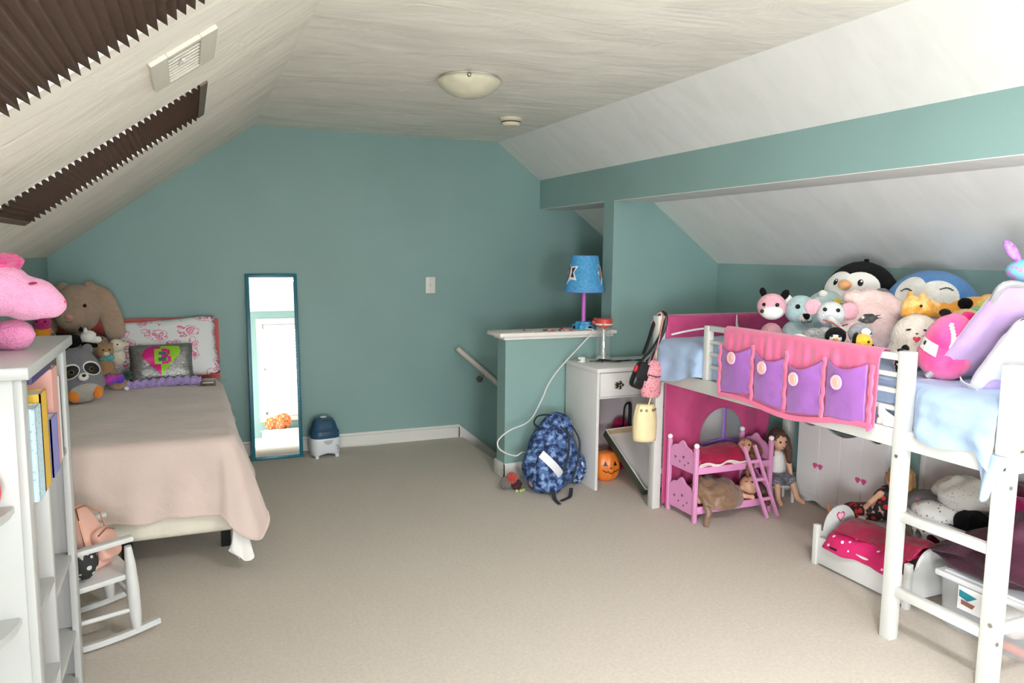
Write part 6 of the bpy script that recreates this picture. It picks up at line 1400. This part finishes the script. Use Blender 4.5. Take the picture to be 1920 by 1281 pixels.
# ------------------------------------------------------------------ front windows behind the camera: added left one, mirrored right one
slat_m = translucent('white_blind_slat', (232, 232, 230), .04)
for k, (x0, x1, z0, z1) in enumerate(WIN):
    w_ = thing('window_%d' % (k+3), None, None, ((x0+x1)/2, YF, z0)); w_['kind'] = 'structure'
    def wpart(name, *a, m_=trim_w):
        b = MB(); b.bx(*a, bevel=.003); b.build(name, m_, w_, world=True)
    c = .10
    wpart('casing', x0-c, x0, YF, YF+.02, z0-.02, z1+c); wpart('casing', x1, x1+c, YF, YF+.02, z0-.02, z1+c); wpart('casing', x0, x1, YF, YF+.02, z1, z1+c)
    wpart('window_sill', x0-c-.02, x1+c+.02, YF-.02, YF+.06, z0-.03, z0); wpart('apron', x0-c, x1+c, YF, YF+.018, z0-.12, z0-.03)
    zm = (z0+z1)/2
    for a in ((x0, x0+.045, z0, z1), (x1-.045, x1, z0, z1), (x0, x1, z0, z0+.05), (x0, x1, z1-.05, z1), (x0, x1, zm-.022, zm+.022)): wpart('sash', a[0], a[1], YF-.10, YF-.06, a[2], a[3])
    b = MB(); b.bx(x0, x1, YF-.082, YF-.078, z0, z1); b.build('pane', glass, w_, world=True, smooth=False)
    t = thing('window_blind', ('white slatted blind in the added left window behind the camera', 'white slatted blind in the window reflected in the leaning mirror')[k], 'blind', ((x0+x1)/2, YF-.03, z1), group='slatted window blinds')
    b = MB(); b.bx(x0+.01, x1-.01, YF-.055, YF-.005, z1-.05, z1-.005, bevel=.003); b.build('head_rail', trim_w, t, world=True)
    n = int((z1-z0-.10)/.055); me = None
    for i in range(n):
        z = z1-.075-.055*i
        if me is None:
            b = MB(); b.box((0, 0, 0), (x1-x0-.03, .05, .003), rot=(R((-22, -64)[k]), 0, 0)); o = b.build('slat', slat_m, t, smooth=False); me = o
        else:
            o = me.copy(); COL.objects.link(o)
        o.location = V(((x0+x1)/2, YF-.03, z))-V(t.location)
    b = MB(); b.bx(x0+.015, x1-.015, YF-.045, YF-.015, z0+.01, z0+.03, bevel=.003); b.build('bottom_rail', trim_w, t, world=True)
board('baseboard_front', XKL, XKR, YF, YF+.016)
# low white toy chest with orange paper flowers below the window
t = thing('toy_chest', 'low white toy chest seen only in the mirror below the window', 'toy chest', (1.45, YF+.3, 0))
b = MB(); b.bx(-.42, .42, -.2, .2, 0, .2, bevel=.006); b.build('box', white_paint, t)
b = MB(); b.bx(-.44, .44, -.215, .215, .2, .225, bevel=.006); b.build('lid', white_paint, t)
pet = mat('orange_tissue', (244, 160, 110), .8, var=(20, .08))
for k, (x, y, r, lab) in enumerate(((1.16, -2.38, .10, 'small orange paper flower ball at the left on the toy chest'), (1.30, -2.34, .09, 'lower orange paper flower ball in the middle of the toy chest'), (1.36, -2.44, .13, 'largest orange paper flower ball on the toy chest'))):
    t = thing('paper_flower', lab, 'paper flower', (x, y, .2255), group='orange paper flowers on the toy chest'); c = V((0, 0, r))
    b = MB(); b.ell(c, r*.8); b.build('core', pet, t)
    n = 34
    for i in range(n):
        zz = 1-2*(i+.5)/n; a = i*2.39996; d_ = V((math.sqrt(1-zz*zz)*math.cos(a), math.sqrt(1-zz*zz)*math.sin(a), zz)); q = d_.to_track_quat('Z', 'Y').to_matrix().to_4x4()
        b = MB(); b.lathe([(.004, 0), (r*.22, r*.08), (r*.30, r*.22), (r*.27, r*.24)], seg=8, m=q); bmesh.ops.translate(b.bm, vec=c+d_*r*.76, verts=b.bm.verts); b.build('petal', pet, t)

# low knee-wall window, out of view, added to light the room
w_ = thing('window_6', None, None, (XKL, (KW[0]+KW[1])/2, KW[2])); w_['kind'] = 'structure'
for a in ((KW[0]-.07, KW[0], KW[2]-.07, KW[3]+.07), (KW[1], KW[1]+.07, KW[2]-.07, KW[3]+.07), (KW[0], KW[1], KW[2]-.07, KW[2]), (KW[0], KW[1], KW[3], KW[3]+.07)):
    b = MB(); b.bx(XKL, XKL+.018, *a, bevel=.003); b.build('casing', trim_w, w_, world=True)
for a in ((KW[0], KW[0]+.04, KW[2], KW[3]), (KW[1]-.04, KW[1], KW[2], KW[3]), (KW[0], KW[1], KW[2], KW[2]+.04), (KW[0], KW[1], KW[3]-.04, KW[3]), ((KW[0]+KW[1])/2-.02, (KW[0]+KW[1])/2+.02, KW[2], KW[3])):
    b = MB(); b.bx(XKL-.09, XKL-.05, *a, bevel=.003); b.build('sash', trim_w, w_, world=True)
b = MB(); b.bx(XKL-.072, XKL-.068, KW[0], KW[1], KW[2], KW[3]); b.build('pane', glass, w_, world=True, smooth=False)
# ------------------------------------------------------------------ release the helper meshes
import gc
for _n in ('rows', 'fs', 'vs', 'q', 'v', 'b', 'pb', 'o', 'f', 'e'):
    globals().pop(_n, None)
for _bm in ALLBM:
    if _bm.is_valid: _bm.free()
ALLBM.clear(); BV.clear()
gc.collect()
